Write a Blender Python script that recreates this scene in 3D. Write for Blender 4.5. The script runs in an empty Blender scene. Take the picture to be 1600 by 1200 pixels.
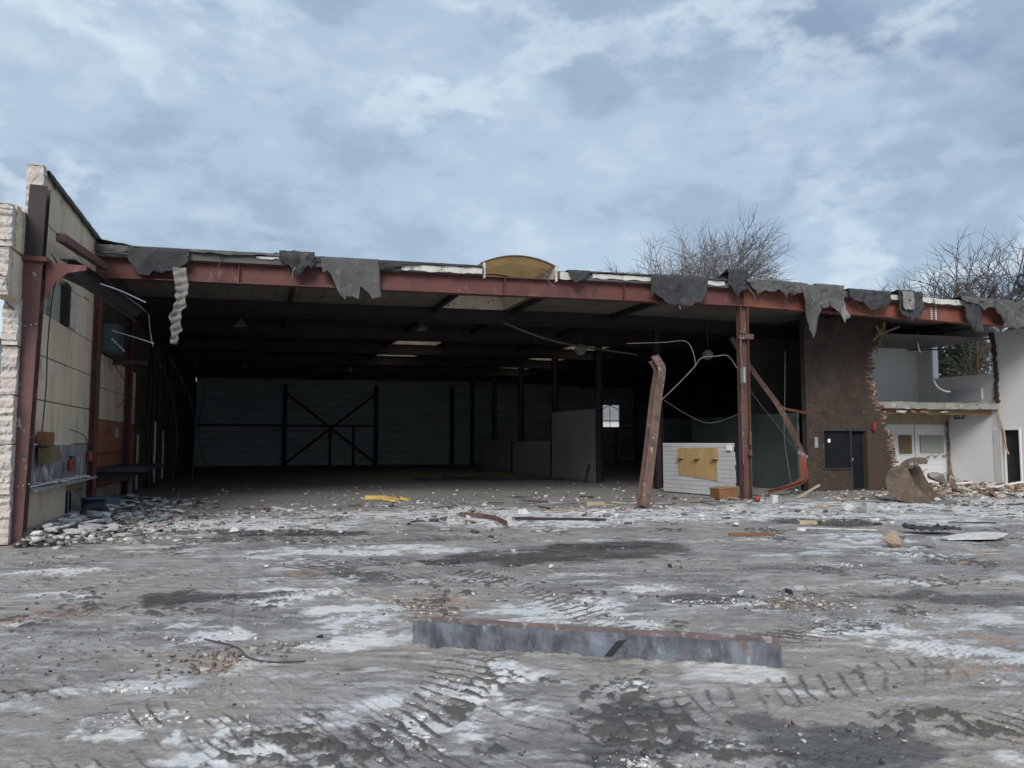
import bpy, bmesh, math, random
import numpy as np
from mathutils import Vector, Matrix, noise as mnoise

R = math.radians
rnd = random.Random(7)
scene = bpy.context.scene
col = scene.collection

# ------------------------------------------------------------------ camera
cam_d = bpy.data.cameras.new('camera')
cam_d.sensor_width = 36.0
cam_d.lens = 27.2
cam_d.clip_start = 0.05
cam_d.clip_end = 3000
cam = bpy.data.objects.new('camera', cam_d)
col.objects.link(cam)
cam.location = (0, 0, 1.65)
cam.rotation_euler = (R(90 + 4.257), 0, 0)
scene.camera = cam

# ------------------------------------------------------------------ sky
SUN_EL, SUN_AZ = R(35), R(188)
world = bpy.data.worlds.new('World')
scene.world = world
world.use_nodes = True
wt = world.node_tree
wt.nodes.clear()
def wn(t, **k):
    n = wt.nodes.new(t)
    for a, b in k.items(): setattr(n, a, b)
    return n
def wl(a, b): wt.links.new(a, b)
w_out = wn('ShaderNodeOutputWorld')
w_bg = wn('ShaderNodeBackground')
w_sky = wn('ShaderNodeTexSky', sky_type='NISHITA', sun_disc=False)
w_sky.sun_elevation = SUN_EL
w_sky.sun_rotation = SUN_AZ
w_sky.air_density = 1.4
w_sky.dust_density = 2.0
w_sc = wn('ShaderNodeVectorMath', operation='SCALE'); w_sc.inputs['Scale'].default_value = 0.085
wl(w_sky.outputs[0], w_sc.inputs[0])
w_tc = wn('ShaderNodeTexCoord')
w_sep = wn('ShaderNodeSeparateXYZ'); wl(w_tc.outputs['Generated'], w_sep.inputs[0])
w_st = wn('ShaderNodeMath', operation='MULTIPLY'); wl(w_sep.outputs['Z'], w_st.inputs[0]); w_st.inputs[1].default_value = 1.9
w_cm = wn('ShaderNodeCombineXYZ'); wl(w_sep.outputs['X'], w_cm.inputs[0]); wl(w_sep.outputs['Y'], w_cm.inputs[1]); wl(w_st.outputs[0], w_cm.inputs[2])
def wnoise(scale, detail, rough, dist, off):
    m = wn('ShaderNodeMapping'); m.inputs['Location'].default_value = off
    m.inputs['Rotation'].default_value = (0, R(-10), 0)
    wl(w_cm.outputs[0], m.inputs[0])
    n = wn('ShaderNodeTexNoise'); wl(m.outputs[0], n.inputs['Vector'])
    n.inputs['Scale'].default_value = scale; n.inputs['Detail'].default_value = detail
    n.inputs['Roughness'].default_value = rough; n.inputs['Distortion'].default_value = dist
    return n.outputs[0]
def wramp(src, stops, interp='EASE'):
    r = wn('ShaderNodeValToRGB'); wl(src, r.inputs[0]); r.color_ramp.interpolation = interp
    e = r.color_ramp.elements
    while len(e) > 1: e.remove(e[-1])
    e[0].position = stops[0][0]; e[0].color = (*stops[0][1], 1)
    for p_, c_ in stops[1:]:
        q = e.new(p_); q.color = (*c_, 1)
    return r.outputs[0]
big = wnoise(1.7, 4, 0.5, 0.2, (0.35, 0.2, 0.9))
mid = wnoise(6.0, 8, 0.58, 0.0, (3.3, 1.4, 0.4))
sm = wn('ShaderNodeMath', operation='MULTIPLY_ADD'); wl(big, sm.inputs[0]); sm.inputs[1].default_value = 0.5
sm2 = wn('ShaderNodeMath', operation='MULTIPLY'); wl(mid, sm2.inputs[0]); sm2.inputs[1].default_value = 0.5
wl(sm2.outputs[0], sm.inputs[2])
cloud_col = wramp(sm.outputs[0], [(0.36, (0.165, 0.220, 0.305)), (0.45, (0.215, 0.280, 0.37)), (0.53, (0.285, 0.355, 0.44)),
                                  (0.61, (0.355, 0.42, 0.49)), (0.72, (0.46, 0.51, 0.55))])
ridge = wnoise(4.2, 7, 0.56, 0.0, (9.1, 5.2, 1.3))
rd = wramp(ridge, [(0.42, (0, 0, 0)), (0.495, (1, 1, 1)), (0.56, (0, 0, 0))])
gate = wramp(wnoise(2.8, 4, 0.5, 0.0, (2.2, 7.7, 0)), [(0.42, (0, 0, 0)), (0.60, (1, 1, 1))])
rg = wn('ShaderNodeMath', operation='MULTIPLY'); wl(rd, rg.inputs[0]); wl(gate, rg.inputs[1])
rg2 = wn('ShaderNodeMath', operation='MULTIPLY'); wl(rg.outputs[0], rg2.inputs[0]); rg2.inputs[1].default_value = 0.40
w_m2 = wn('ShaderNodeMix', data_type='RGBA'); wl(rg2.outputs[0], w_m2.inputs[0]); wl(cloud_col, w_m2.inputs[6])
w_m2.inputs[7].default_value = (0.57, 0.62, 0.66, 1)
w_m1 = wn('ShaderNodeMix', data_type='RGBA'); w_m1.inputs[0].default_value = 0.86
wl(w_sc.outputs[0], w_m1.inputs[6]); wl(w_m2.outputs[2], w_m1.inputs[7])
wl(w_m1.outputs[2], w_bg.inputs['Color']); w_bg.inputs['Strength'].default_value = 1.0
wl(w_bg.outputs[0], w_out.inputs['Surface'])

# ------------------------------------------------------------------ sun (veiled by cloud)
sun_d = bpy.data.lights.new('sun', 'SUN')
sun_d.energy = 1.5
sun_d.angle = R(28)
sun_d.color = (1.0, 0.95, 0.88)
sun = bpy.data.objects.new('sun', sun_d); col.objects.link(sun)
sdir = Vector((math.sin(SUN_AZ) * math.cos(SUN_EL), math.cos(SUN_AZ) * math.cos(SUN_EL), math.sin(SUN_EL)))
sun.rotation_euler = sdir.to_track_quat('Z', 'Y').to_euler()
sun.location = (5, -12, 25)

scene.view_settings.view_transform = 'Standard'
scene.view_settings.look = 'None'
scene.view_settings.exposure = 0.75
scene.view_settings.gamma = 1.0
scene.view_settings.use_curve_mapping = False
scene.render.engine = 'CYCLES'
scene.cycles.use_denoising = True
scene.cycles.max_bounces = 5
scene.cycles.use_adaptive_sampling = True
scene.cycles.adaptive_threshold = 0.03
scene.cycles.diffuse_bounces = 3
scene.cycles.sample_clamp_indirect = 6.0

# ------------------------------------------------------------------ materials
def mat(name, c1, c2=None, scale=3.0, rough=0.8, bump=0.15, bscale=None, c3=None, thr=(0.58, 0.68), s3=None,
        metal=0.0, stretch=(1, 1, 1), detail=4, spec=0.35, attr=None, trans=0.0, c4=None, thr4=(0.6, 0.7), s4=None, st3=None):
    m = bpy.data.materials.new(name); m.use_nodes = True
    nt = m.node_tree; b = nt.nodes['Principled BSDF']; L = nt.links.new
    tc = nt.nodes.new('ShaderNodeTexCoord')
    def nz(sc, st, dt=detail, ro=0.6, off=0):
        mp = nt.nodes.new('ShaderNodeMapping'); mp.inputs['Scale'].default_value = st
        mp.inputs['Location'].default_value = (off, off * .7, off * .3)
        L(tc.outputs['Object'], mp.inputs[0])
        n = nt.nodes.new('ShaderNodeTexNoise'); L(mp.outputs[0], n.inputs['Vector'])
        n.inputs['Scale'].default_value = sc; n.inputs['Detail'].default_value = dt; n.inputs['Roughness'].default_value = ro
        return n.outputs[0]
    def ramp(src, a, bb):
        r = nt.nodes.new('ShaderNodeMapRange'); L(src, r.inputs[0])
        r.inputs[1].default_value = a; r.inputs[2].default_value = bb; r.interpolation_type = 'SMOOTHSTEP'
        return r.outputs[0]
    def mix(f, a, bb, mode='MIX'):
        x = nt.nodes.new('ShaderNodeMix'); x.data_type = 'RGBA'; x.blend_type = mode
        if isinstance(f, float): x.inputs[0].default_value = f
        else: L(f, x.inputs[0])
        for i, q in ((6, a), (7, bb)):
            if isinstance(q, tuple): x.inputs[i].default_value = (*q, 1)
            else: L(q, x.inputs[i])
        return x.outputs[2]
    c2 = c2 or tuple(v * 0.75 for v in c1)
    out = mix(ramp(nz(scale, stretch), 0.32, 0.68), c1, c2)
    if c3: out = mix(ramp(nz(s3 or scale * 2.3, st3 or stretch, off=5.3), *thr), out, c3)
    if c4: out = mix(ramp(nz(s4 or scale * 3.1, (1, 1, 1), off=11.7), *thr4), out, c4)
    if attr:
        at = nt.nodes.new('ShaderNodeAttribute'); at.attribute_name = attr
        out = mix(1.0, at.outputs['Color'], out, 'MULTIPLY')
    L(out, b.inputs['Base Color'])
    b.inputs['Roughness'].default_value = rough
    b.inputs['Metallic'].default_value = metal
    b.inputs['Specular IOR Level'].default_value = spec
    if bump:
        bp = nt.nodes.new('ShaderNodeBump'); bp.inputs['Strength'].default_value = bump; bp.inputs['Distance'].default_value = 0.02
        L(nz(bscale or scale * 6, stretch, 4, 0.65, 2.1), bp.inputs['Height']); L(bp.outputs[0], b.inputs['Normal'])
    if trans:
        o = nt.nodes['Material Output']
        tr = nt.nodes.new('ShaderNodeBsdfTranslucent'); L(out, tr.inputs['Color'])
        ms = nt.nodes.new('ShaderNodeMixShader'); ms.inputs[0].default_value = trans
        L(b.outputs[0], ms.inputs[1]); L(tr.outputs[0], ms.inputs[2]); L(ms.outputs[0], o.inputs['Surface'])
    return m

M = {}
M['red'] = mat('red_oxide_steel', (0.140, 0.052, 0.043), (0.098, 0.040, 0.036), 1.6, 0.62, 0.12, 30, c3=(0.19, 0.11, 0.095), thr=(0.56, 0.74), s3=4, st3=(1, 1, .5), c4=(0.06, 0.035, 0.03), thr4=(0.62, 0.72), s4=2.2)
M['red_worn'] = mat('worn_red_oxide_steel', (0.155, 0.078, 0.068), (0.110, 0.056, 0.050), 2.2, 0.65, 0.2, 26, c3=(0.42, 0.36, 0.33), thr=(0.62, 0.72), s3=7, stretch=(1, 1, .5), c4=(0.09, 0.06, 0.05), thr4=(0.57, 0.68))
M['rustcol'] = mat('rusty_brown_steel', (0.165, 0.098, 0.080), (0.105, 0.066, 0.056), 3.0, 0.75, 0.35, 20, c3=(0.36, 0.32, 0.29), thr=(0.60, 0.70), s3=8, stretch=(1, 1, .4), c4=(0.075, 0.055, 0.048), thr4=(0.52, 0.66), s4=5)
M['orange'] = mat('orange_red_steel', (0.235, 0.082, 0.055), (0.175, 0.066, 0.05), 1.4, 0.6, 0.12, 30, c3=(0.38, 0.2, 0.15), thr=(0.64, 0.74), s3=5)
M['darksteel'] = mat('dark_and_shaded_steel', (0.042, 0.029, 0.030), (0.03, 0.022, 0.024), 1.5, 0.6, 0.1)  # dark steel, and the inner red frame with its shade put into the colour
M['concrete'] = mat('cream_concrete', (0.66, 0.545, 0.40), (0.55, 0.45, 0.33), 0.9, 0.9, 0.2, 22, c3=(0.30, 0.24, 0.18), thr=(0.50, 0.76), s3=2.2, stretch=(1, 1, .35), c4=(0.63, 0.57, 0.48), thr4=(0.60, 0.74), s4=2.5)
M['concrete_grey'] = mat('grey_concrete', (0.33, 0.32, 0.30), (0.23, 0.22, 0.205), 1.6, 0.92, 0.35, 14, c3=(0.50, 0.49, 0.46), thr=(0.56, 0.70), s3=5, c4=(0.13, 0.12, 0.11), thr4=(0.6, 0.72))
M['concrete_blue'] = mat('blue_stained_concrete', (0.15, 0.155, 0.19), (0.30, 0.28, 0.26), 1.3, 0.85, 0.2, 20, c3=(0.46, 0.42, 0.36), thr=(0.55, 0.62), s3=1.9, c4=(0.06, 0.06, 0.09), thr4=(0.55, 0.7))
M['redpaint'] = mat('red_painted_concrete', (0.34, 0.125, 0.07), (0.26, 0.10, 0.06), 1.2, 0.7, 0.15, 22, c3=(0.34, 0.17, 0.11), thr=(0.60, 0.70), s3=3, c4=(0.10, 0.045, 0.035), thr4=(0.58, 0.72), s4=1.6)
M['broken'] = mat('broken_concrete', (0.60, 0.54, 0.49), (0.46, 0.41, 0.37), 6, 0.95, 0.5, 22, c3=(0.60, 0.58, 0.56), thr=(0.55, 0.66), s3=9, c4=(0.14, 0.13, 0.13), thr4=(0.60, 0.68), s4=7)
M['bitumen'] = mat('bitumen_felt', (0.035, 0.037, 0.041), (0.055, 0.058, 0.061), 1.8, 0.85, 0.5, 40, c3=(0.085, 0.085, 0.083), thr=(0.58, 0.75), s3=3)
M['bitumen_grey'] = mat('weathered_felt', (0.115, 0.115, 0.112), (0.08, 0.082, 0.082), 1.5, 0.9, 0.4, 40, c3=(0.155, 0.15, 0.142), thr=(0.56, 0.72), s3=4)
M['foil'] = mat('crumpled_insulation', (0.27, 0.26, 0.24), (0.17, 0.165, 0.16), 6, 0.8, 0.4, 30, c3=(0.12, 0.12, 0.12), thr=(0.60, 0.70), s3=14)
M['fascia'] = mat('white_insulation_board', (0.62, 0.60, 0.56), (0.50, 0.48, 0.45), 3, 0.85, 0.2, 24, c3=(0.22, 0.18, 0.15), thr=(0.60, 0.68), s3=6)
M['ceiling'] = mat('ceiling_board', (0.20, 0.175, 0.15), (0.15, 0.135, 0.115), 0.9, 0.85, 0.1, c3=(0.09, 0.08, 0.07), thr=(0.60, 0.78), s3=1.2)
M['ceiling_shaded'] = mat('shaded_ceiling_board', (0.050, 0.047, 0.046), (0.035, 0.034, 0.034), 0.9, 0.85, 0.1)  # ceiling of the deeper bays, their shade painted into the board colour
M['deck'] = mat('steel_deck', (0.13, 0.125, 0.12), (0.09, 0.088, 0.085), 1.0, 0.8, 0.1)
M['amber'] = mat('amber_plastic', (0.60, 0.49, 0.32), (0.52, 0.41, 0.26), 2.0, 0.4, 0.05, c3=(0.38, 0.30, 0.19), thr=(0.60, 0.78), s3=3, trans=0.72)
M['amber_pale'] = mat('pale_plastic', (0.90, 0.84, 0.68), (0.85, 0.77, 0.58), 2.0, 0.4, 0.05, trans=0.8)
M['clad'] = mat('teal_cladding', (0.46, 0.545, 0.565), (0.38, 0.46, 0.48), 0.5, 0.5, 0.05, c3=(0.56, 0.61, 0.62), thr=(0.58, 0.8), s3=0.7, stretch=(1, 1, 4))
M['darkgreen'] = mat('dark_green_panel', (0.085, 0.115, 0.115), (0.065, 0.09, 0.09), 0.8, 0.6, 0.05)
M['partition'] = mat('grey_partition', (0.42, 0.41, 0.41), (0.35, 0.345, 0.35), 0.7, 0.8, 0.08, c3=(0.25, 0.24, 0.24), thr=(0.6, 0.78), s3=1.1)
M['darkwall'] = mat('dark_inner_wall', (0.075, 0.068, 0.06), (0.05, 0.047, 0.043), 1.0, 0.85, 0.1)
M['brick'] = mat('dark_brick', (0.086, 0.061, 0.047), (0.052, 0.040, 0.034), 1.7, 0.9, 0.35, 40, c3=(0.12, 0.087, 0.068), thr=(0.58, 0.72), s3=5)
M['brick_red'] = mat('broken_brick', (0.21, 0.125, 0.09), (0.13, 0.085, 0.065), 6, 0.92, 0.4, 36, c3=(0.48, 0.42, 0.36), thr=(0.55, 0.68), s3=9)
M['mortar'] = mat('mortar', (0.075, 0.063, 0.054), (0.05, 0.044, 0.039), 5, 0.95, 0.3)
M['white'] = mat('white_plaster', (0.83, 0.83, 0.83), (0.78, 0.78, 0.785), 0.7, 0.85, 0.06, 18, c3=(0.54, 0.53, 0.51), thr=(0.62, 0.82), s3=1.3, stretch=(1, 1, .4), c4=(0.42, 0.39, 0.36), thr4=(0.72, 0.78), s4=3.0)
M['whiteplank'] = mat('white_painted_board', (0.84, 0.84, 0.845), (0.79, 0.79, 0.80), 1.2, 0.6, 0.06, 20, c3=(0.50, 0.48, 0.46), thr=(0.66, 0.8), s3=3, stretch=(1, 1, .4))
M['greyplaster'] = mat('grey_plaster', (0.68, 0.685, 0.66), (0.61, 0.615, 0.595), 0.8, 0.88, 0.08, 14, c3=(0.50, 0.50, 0.48), thr=(0.60, 0.76), s3=1.4, stretch=(1, 1, .3))
M['greyplank'] = mat('grey_painted_plank', (0.54, 0.55, 0.58), (0.46, 0.47, 0.50), 2.0, 0.7, 0.1, 24, c3=(0.30, 0.30, 0.31), thr=(0.62, 0.76), s3=4, stretch=(.4, .4, 2))
M['plywood'] = mat('plywood', (0.46, 0.32, 0.15), (0.36, 0.245, 0.115), 2.2, 0.75, 0.1, 30, c3=(0.20, 0.13, 0.07), thr=(0.62, 0.75), s3=4, stretch=(3, 3, .5))
M['wood'] = mat('raw_timber', (0.36, 0.24, 0.13), (0.27, 0.17, 0.09), 5, 0.8, 0.15, 30, stretch=(1, 1, 3))
M['cardboard'] = mat('brown_wooden_box', (0.25, 0.115, 0.055), (0.19, 0.09, 0.045), 3, 0.65, 0.08)
M['paletimber'] = mat('pale_timber', (0.47, 0.40, 0.28), (0.38, 0.31, 0.21), 4, 0.8, 0.15)
M['yellow'] = mat('yellow_foam', (0.66, 0.47, 0.16), (0.52, 0.36, 0.12), 6, 0.9, 0.3)
M['black'] = mat('black_rubber', (0.022, 0.023, 0.026), (0.035, 0.035, 0.04), 3, 0.65, 0.1)
M['blueplastic'] = mat('blue_grey_plastic', (0.07, 0.105, 0.16), (0.05, 0.075, 0.12), 2, 0.5, 0.05)
M['firered'] = mat('fire_red', (0.36, 0.05, 0.035), (0.26, 0.04, 0.03), 9, 0.5, 0.03)
M['metal'] = mat('galvanised', (0.42, 0.43, 0.44), (0.32, 0.33, 0.34), 4, 0.5, 0.08, metal=0.4)
M['cable'] = mat('grey_cable', (0.22, 0.195, 0.185), (0.15, 0.14, 0.135), 6, 0.7, 0.05)
M['cable_dark'] = mat('dark_cable', (0.05, 0.05, 0.05), (0.08, 0.075, 0.07), 6, 0.7, 0.05)
M['lamp'] = mat('enamel_lamp', (0.16, 0.165, 0.17), (0.12, 0.125, 0.13), 4, 0.6, 0.03)
M['bucket'] = mat('earthy_bucket_steel', (0.175, 0.132, 0.098), (0.105, 0.082, 0.064), 3.4, 0.75, 0.4, 22, c3=(0.25, 0.155, 0.095), thr=(0.58, 0.7), s3=4, c4=(0.36, 0.33, 0.30), thr4=(0.62, 0.72), s4=9)
M['bucket_edge'] = mat('bright_cutting_edge', (0.40, 0.40, 0.40), (0.30, 0.30, 0.305), 5, 0.4, 0.1, metal=0.6)
M['scraped'] = mat('scraped_grey_steel', (0.062, 0.069, 0.088), (0.20, 0.22, 0.262), 3.8, 0.6, 0.6, 18, c3=(0.34, 0.355, 0.385), thr=(0.60, 0.74), s3=8, st3=(2.5, 1, .7), c4=(0.17, 0.11, 0.085), thr4=(0.58, 0.70), s4=4, detail=7, stretch=(1.6, 1, .8))
M['scraped_red'] = mat('scraped_red_primer', (0.205, 0.155, 0.15), (0.15, 0.115, 0.115), 5, 0.7, 0.3, 20, c3=(0.36, 0.34, 0.34), thr=(0.52, 0.66), s3=12)
M['bark'] = mat('bark', (0.105, 0.085, 0.075), (0.07, 0.058, 0.052), 3, 0.95, 0.3)
M['bark_pale'] = mat('pale_bark', (0.19, 0.175, 0.165), (0.14, 0.13, 0.125), 3, 0.95, 0.3)
M['leaf'] = mat('evergreen_leaf', (0.045, 0.075, 0.040), (0.028, 0.05, 0.028), 2, 0.7, 0)
M['glass_green'] = mat('dusty_window', (0.46, 0.50, 0.45), (0.38, 0.42, 0.38), 1.5, 0.35, 0.03, trans=0.35)
M['darkglass'] = mat('dark_glass', (0.010, 0.012, 0.016), (0.014, 0.016, 0.02), 2, 0.65, 0, spec=0.1)
M['board_brown'] = mat('brown_board', (0.20, 0.15, 0.085), (0.15, 0.115, 0.07), 5, 0.8, 0.08)
M['board_green'] = mat('grey_green_board', (0.36, 0.39, 0.35), (0.31, 0.34, 0.31), 3, 0.8, 0.05)
M['exitgreen'] = mat('exit_green', (0.03, 0.16, 0.08), (0.03, 0.13, 0.07), 3, 0.5, 0)
M['housewall'] = mat('far_render', (0.62, 0.62, 0.60), (0.55, 0.55, 0.53), 0.5, 0.9, 0.05)
M['houseroof'] = mat('far_roof', (0.20, 0.21, 0.22), (0.16, 0.165, 0.17), 0.6, 0.9, 0.1)
M['plaster'] = mat('plaster_lump', (0.66, 0.65, 0.63), (0.52, 0.50, 0.48), 9, 0.95, 0.4, 30)
M['stone'] = mat('tan_stone', (0.46, 0.33, 0.22), (0.34, 0.25, 0.18), 8, 0.95, 0.5, 24, c3=(0.58, 0.53, 0.46), thr=(0.55, 0.68))
M['scar'] = mat('torn_plaster_scar', (0.22, 0.15, 0.105), (0.13, 0.095, 0.075), 7, 0.95, 0.4, 24, c3=(0.42, 0.34, 0.26), thr=(0.56, 0.68), s3=5)
M['greystone'] = mat('grey_block', (0.42, 0.43, 0.44), (0.33, 0.34, 0.35), 6, 0.95, 0.4, 24)
M['excav'] = mat('dark_machine_paint', (0.035, 0.037, 0.042), (0.05, 0.05, 0.055), 3, 0.5, 0.05)
M['rubble'] = mat('rubble', (1.0, 1.0, 1.0), (0.70, 0.69, 0.67), 14, 0.95, 0.3, 40, attr='tint')

# ------------------------------------------------------------------ mesh builder
WORG = {}
def V(*a): return Vector(a)
class MB:
    def __init__(s): s.v = []; s.f = []
    def add(s, vs, fs):
        o = len(s.v); s.v += [Vector(p) for p in vs]; s.f += [tuple(i + o for i in q) for q in fs]; return s
    def box8(s, c): return s.add(c, [(3, 2, 1, 0), (4, 5, 6, 7), (0, 1, 5, 4), (1, 2, 6, 5), (2, 3, 7, 6), (3, 0, 4, 7)])
    def cell(s, s0, s1, t0, t1, z0, z1):
        fz = lambda z, q: z(q) if callable(z) else z
        return s.box8([P(a, b, fz(z, a)) for z in (z0, z1) for a, b in ((s0, t0), (s1, t0), (s1, t1), (s0, t1))])
    def box(s, c, d, rz=0, rx=0, ry=0):
        m = Matrix.Translation(Vector(c)) @ Matrix.Rotation(rz, 4, 'Z') @ Matrix.Rotation(ry, 4, 'Y') @ Matrix.Rotation(rx, 4, 'X')
        x, y, z = d[0] / 2, d[1] / 2, d[2] / 2
        return s.box8([m @ V(a, b, e) for e in (-z, z) for a, b in ((-x, -y), (x, -y), (x, y), (-x, y))])
    def frame(s, A, B, up):
        d = (B - A).normalized(); up = Vector(up)
        side = d.cross(up)
        if side.length < 1e-4: side = d.cross(V(1, 0, 0))
        side.normalize(); return d, side, side.cross(d).normalized()
    def bar(s, A, B, w, h, up=(0, 0, 1), o=(0, 0)):
        A, B = Vector(A), Vector(B); d, sd, u = s.frame(A, B, up)
        off = sd * o[0] + u * o[1]
        return s.box8([p + off + sd * (w / 2 * a) + u * (h / 2 * b) for b in (-1, 1) for p, a in ((A, -1), (B, -1), (B, 1), (A, 1))])
    def hbeam(s, A, B, w, h, tf=.018, tw=.012, up=(0, 0, 1)):
        s.bar(A, B, w, tf, up, (0, h / 2 - tf / 2)); s.bar(A, B, w, tf, up, (0, -h / 2 + tf / 2))
        return s.bar(A, B, tw, h - 2 * tf, up)
    def bent_h(s, pts, w, h, tf=.02, tw=.014, up=(0, 1, 0), twist=None):
        # H section swept along bent centre line: three ribbons with thickness
        pts = [Vector(p) for p in pts]; n = len(pts); fr = []
        for i in range(n):
            d = (pts[min(i + 1, n - 1)] - pts[max(i - 1, 0)]).normalized()
            u = Vector(up); sd = d.cross(u).normalized(); u = sd.cross(d).normalized()
            if twist: q = Matrix.Rotation(twist[i], 3, d); sd = q @ sd; u = q @ u
            fr.append((sd, u))
        for (wa, ha, ou) in ((w, tf, h / 2 - tf / 2), (w, tf, -h / 2 + tf / 2), (tw, h - 2 * tf, 0)):
            vs = []
            for p, (sd, u) in zip(pts, fr):
                for a, b in ((-1, -1), (1, -1), (1, 1), (-1, 1)):
                    vs.append(p + sd * (a * wa / 2) + u * (ou + b * ha / 2))
            fs = [(3, 2, 1, 0), tuple(4 * (n - 1) + k for k in range(4))]
            for i in range(n - 1):
                for k in range(4): fs.append((4 * i + k, 4 * i + (k + 1) % 4, 4 * i + 4 + (k + 1) % 4, 4 * i + 4 + k))
            s.add(vs, fs)
        return s
    def tube(s, pts, r, n=6):
        pts = [Vector(p) for p in pts]; m = len(pts); vs = []; fs = []
        for i, p in enumerate(pts):
            d = (pts[min(i + 1, m - 1)] - pts[max(i - 1, 0)]).normalized()
            a = d.cross(V(0, 0, 1) if abs(d.z) < .9 else V(1, 0, 0)).normalized(); b = a.cross(d)
            rr = r[i] if isinstance(r, (list, tuple)) else r
            for k in range(n):
                q = 2 * math.pi * k / n; vs.append(p + a * (rr * math.cos(q)) + b * (rr * math.sin(q)))
        for i in range(m - 1):
            for k in range(n): fs.append((i * n + k, i * n + (k + 1) % n, (i + 1) * n + (k + 1) % n, (i + 1) * n + k))
        fs += [tuple(range(n - 1, -1, -1)), tuple((m - 1) * n + k for k in range(n))]
        return s.add(vs, fs)
    def lathe(s, c, prof, n=16, axis=(0, 0, 1)):
        q = V(0, 0, 1).rotation_difference(Vector(axis)).to_matrix(); c = Vector(c); vs = []; fs = []; m = len(prof)
        for r, z in prof:
            for k in range(n):
                a = 2 * math.pi * k / n; vs.append(c + q @ V(r * math.cos(a), r * math.sin(a), z))
        for i in range(m - 1):
            for k in range(n): fs.append((i * n + k, i * n + (k + 1) % n, (i + 1) * n + (k + 1) % n, (i + 1) * n + k))
        return s.add(vs, fs)
    def prism(s, pts, nv, layers=1, jag=0.0, seed=1, jset=None):
        rr = random.Random(seed); nv = Vector(nv); n = len(pts); vs = []; fs = []
        for l in range(layers + 1):
            for i, p in enumerate(pts):
                j = jag if (jset is None or i in jset) else 0
                vs.append(Vector(p) + nv * (l / layers) + V(rr.uniform(-j, j), rr.uniform(-j, j), rr.uniform(-j, j)))
        fs.append(tuple(range(n - 1, -1, -1))); fs.append(tuple(layers * n + k for k in range(n)))
        for l in range(layers):
            for k in range(n): fs.append((l * n + k, l * n + (k + 1) % n, (l + 1) * n + (k + 1) % n, (l + 1) * n + k))
        return s.add(vs, fs)
    def grid(s, rows):
        m, n = len(rows), len(rows[0]); vs = [p for r in rows for p in r]
        return s.add(vs, [(i * n + k, i * n + k + 1, (i + 1) * n + k + 1, (i + 1) * n + k) for i in range(m - 1) for k in range(n - 1)])
    def xform(s, m): s.v = [m @ p for p in s.v]; return s
    def build(s, name, m, parent=None, smooth=False, recalc=True, thick=0, bevel=0, origin=None):
        me = bpy.data.meshes.new(name)
        if parent is None:
            if origin is None:
                xs = [p.x for p in s.v]; ys = [p.y for p in s.v]
                origin = V((min(xs) + max(xs)) / 2, (min(ys) + max(ys)) / 2, min(p.z for p in s.v))
            o0 = Vector(origin)
        else: o0 = V(0, 0, 0)
        me.from_pydata([tuple(p - o0) for p in s.v], [], s.f)
        if recalc:
            b = bmesh.new(); b.from_mesh(me); bmesh.ops.recalc_face_normals(b, faces=b.faces); b.to_mesh(me); b.free()
        if smooth: me.polygons.foreach_set('use_smooth', [True] * len(me.polygons))
        me.materials.append(M[m] if isinstance(m, str) else m)
        o = bpy.data.objects.new(name, me); col.objects.link(o)
        if parent is not None:
            o.parent = parent; o.location = -WORG[parent.name]
            WORG[o.name] = V(0, 0, 0)
        else:
            o.location = o0; WORG[o.name] = o0
        if thick:
            k = o.modifiers.new('thickness', 'SOLIDIFY'); k.thickness = thick; k.offset = 0
        if bevel:
            k = o.modifiers.new('bevel', 'BEVEL'); k.width = bevel; k.segments = 2; k.limit_method = 'ANGLE'
        return o
def thing(name, label, cat, loc, group=None):
    o = bpy.data.objects.new(name, None); o.empty_display_size = .2; col.objects.link(o)
    o.location = loc; WORG[o.name] = Vector(loc); return tag(o, label, cat, group)
def tag(o, label, cat, group=None, kind=None):
    o['label'] = label; o['category'] = cat
    if group: o['group'] = group
    if kind: o['kind'] = kind
    return o
def place_copy(o, loc, rot=(0, 0, 0), sc=1.0, mesh=None):
    c = o.copy(); col.objects.link(c)
    if mesh is not None: c.data = mesh
    c.location = loc; c.rotation_euler = rot; c.scale = (sc, sc, sc) if not isinstance(sc, tuple) else sc
    return c
def catenary(A, B, sag, n=12):
    A, B = Vector(A), Vector(B)
    return [A.lerp(B, i / n) - V(0, 0, sag * 4 * (i / n) * (1 - i / n)) for i in range(n + 1)]
def smooth_path(pts, n=6):
    pts = [Vector(p) for p in pts]; out = []
    for i in range(len(pts) - 1):
        p0, p1, p2, p3 = pts[max(i - 1, 0)], pts[i], pts[i + 1], pts[min(i + 2, len(pts) - 1)]
        for k in range(n):
            t = k / n
            out.append(.5 * ((2 * p1) + (p2 - p0) * t + (2 * p0 - 5 * p1 + 4 * p2 - p3) * t * t + (3 * p1 - p0 - 3 * p2 + p3) * t ** 3))
    return out + [pts[-1]]

# the hall's own frame: s along the open front, t towards the back, z up
def P(s, t, z=0): return V(-9.9 + .9659 * s - .3134 * t, 18.2 + .2588 * s + .9496 * t, z)
UV_, VV_ = V(.9659, .2588, 0), V(-.3134, .9496, 0)
BAY = 5.0; TB = 35.5; SE = 31.7; SF = 29.4; TF = 8.3
ZK = [(0, 5.53), (13.5, 5.62), (17.3, 5.63), (25, 5.46), (31.7, 5.31)]
def zb(s):
    if s <= 0: return ZK[0][1]
    for (a, za), (b, zz) in zip(ZK, ZK[1:]):
        if s <= b: return za + (zz - za) * (s - a) / (b - a)
    return ZK[-1][1]
ztop = lambda s: zb(s) + .72

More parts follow.
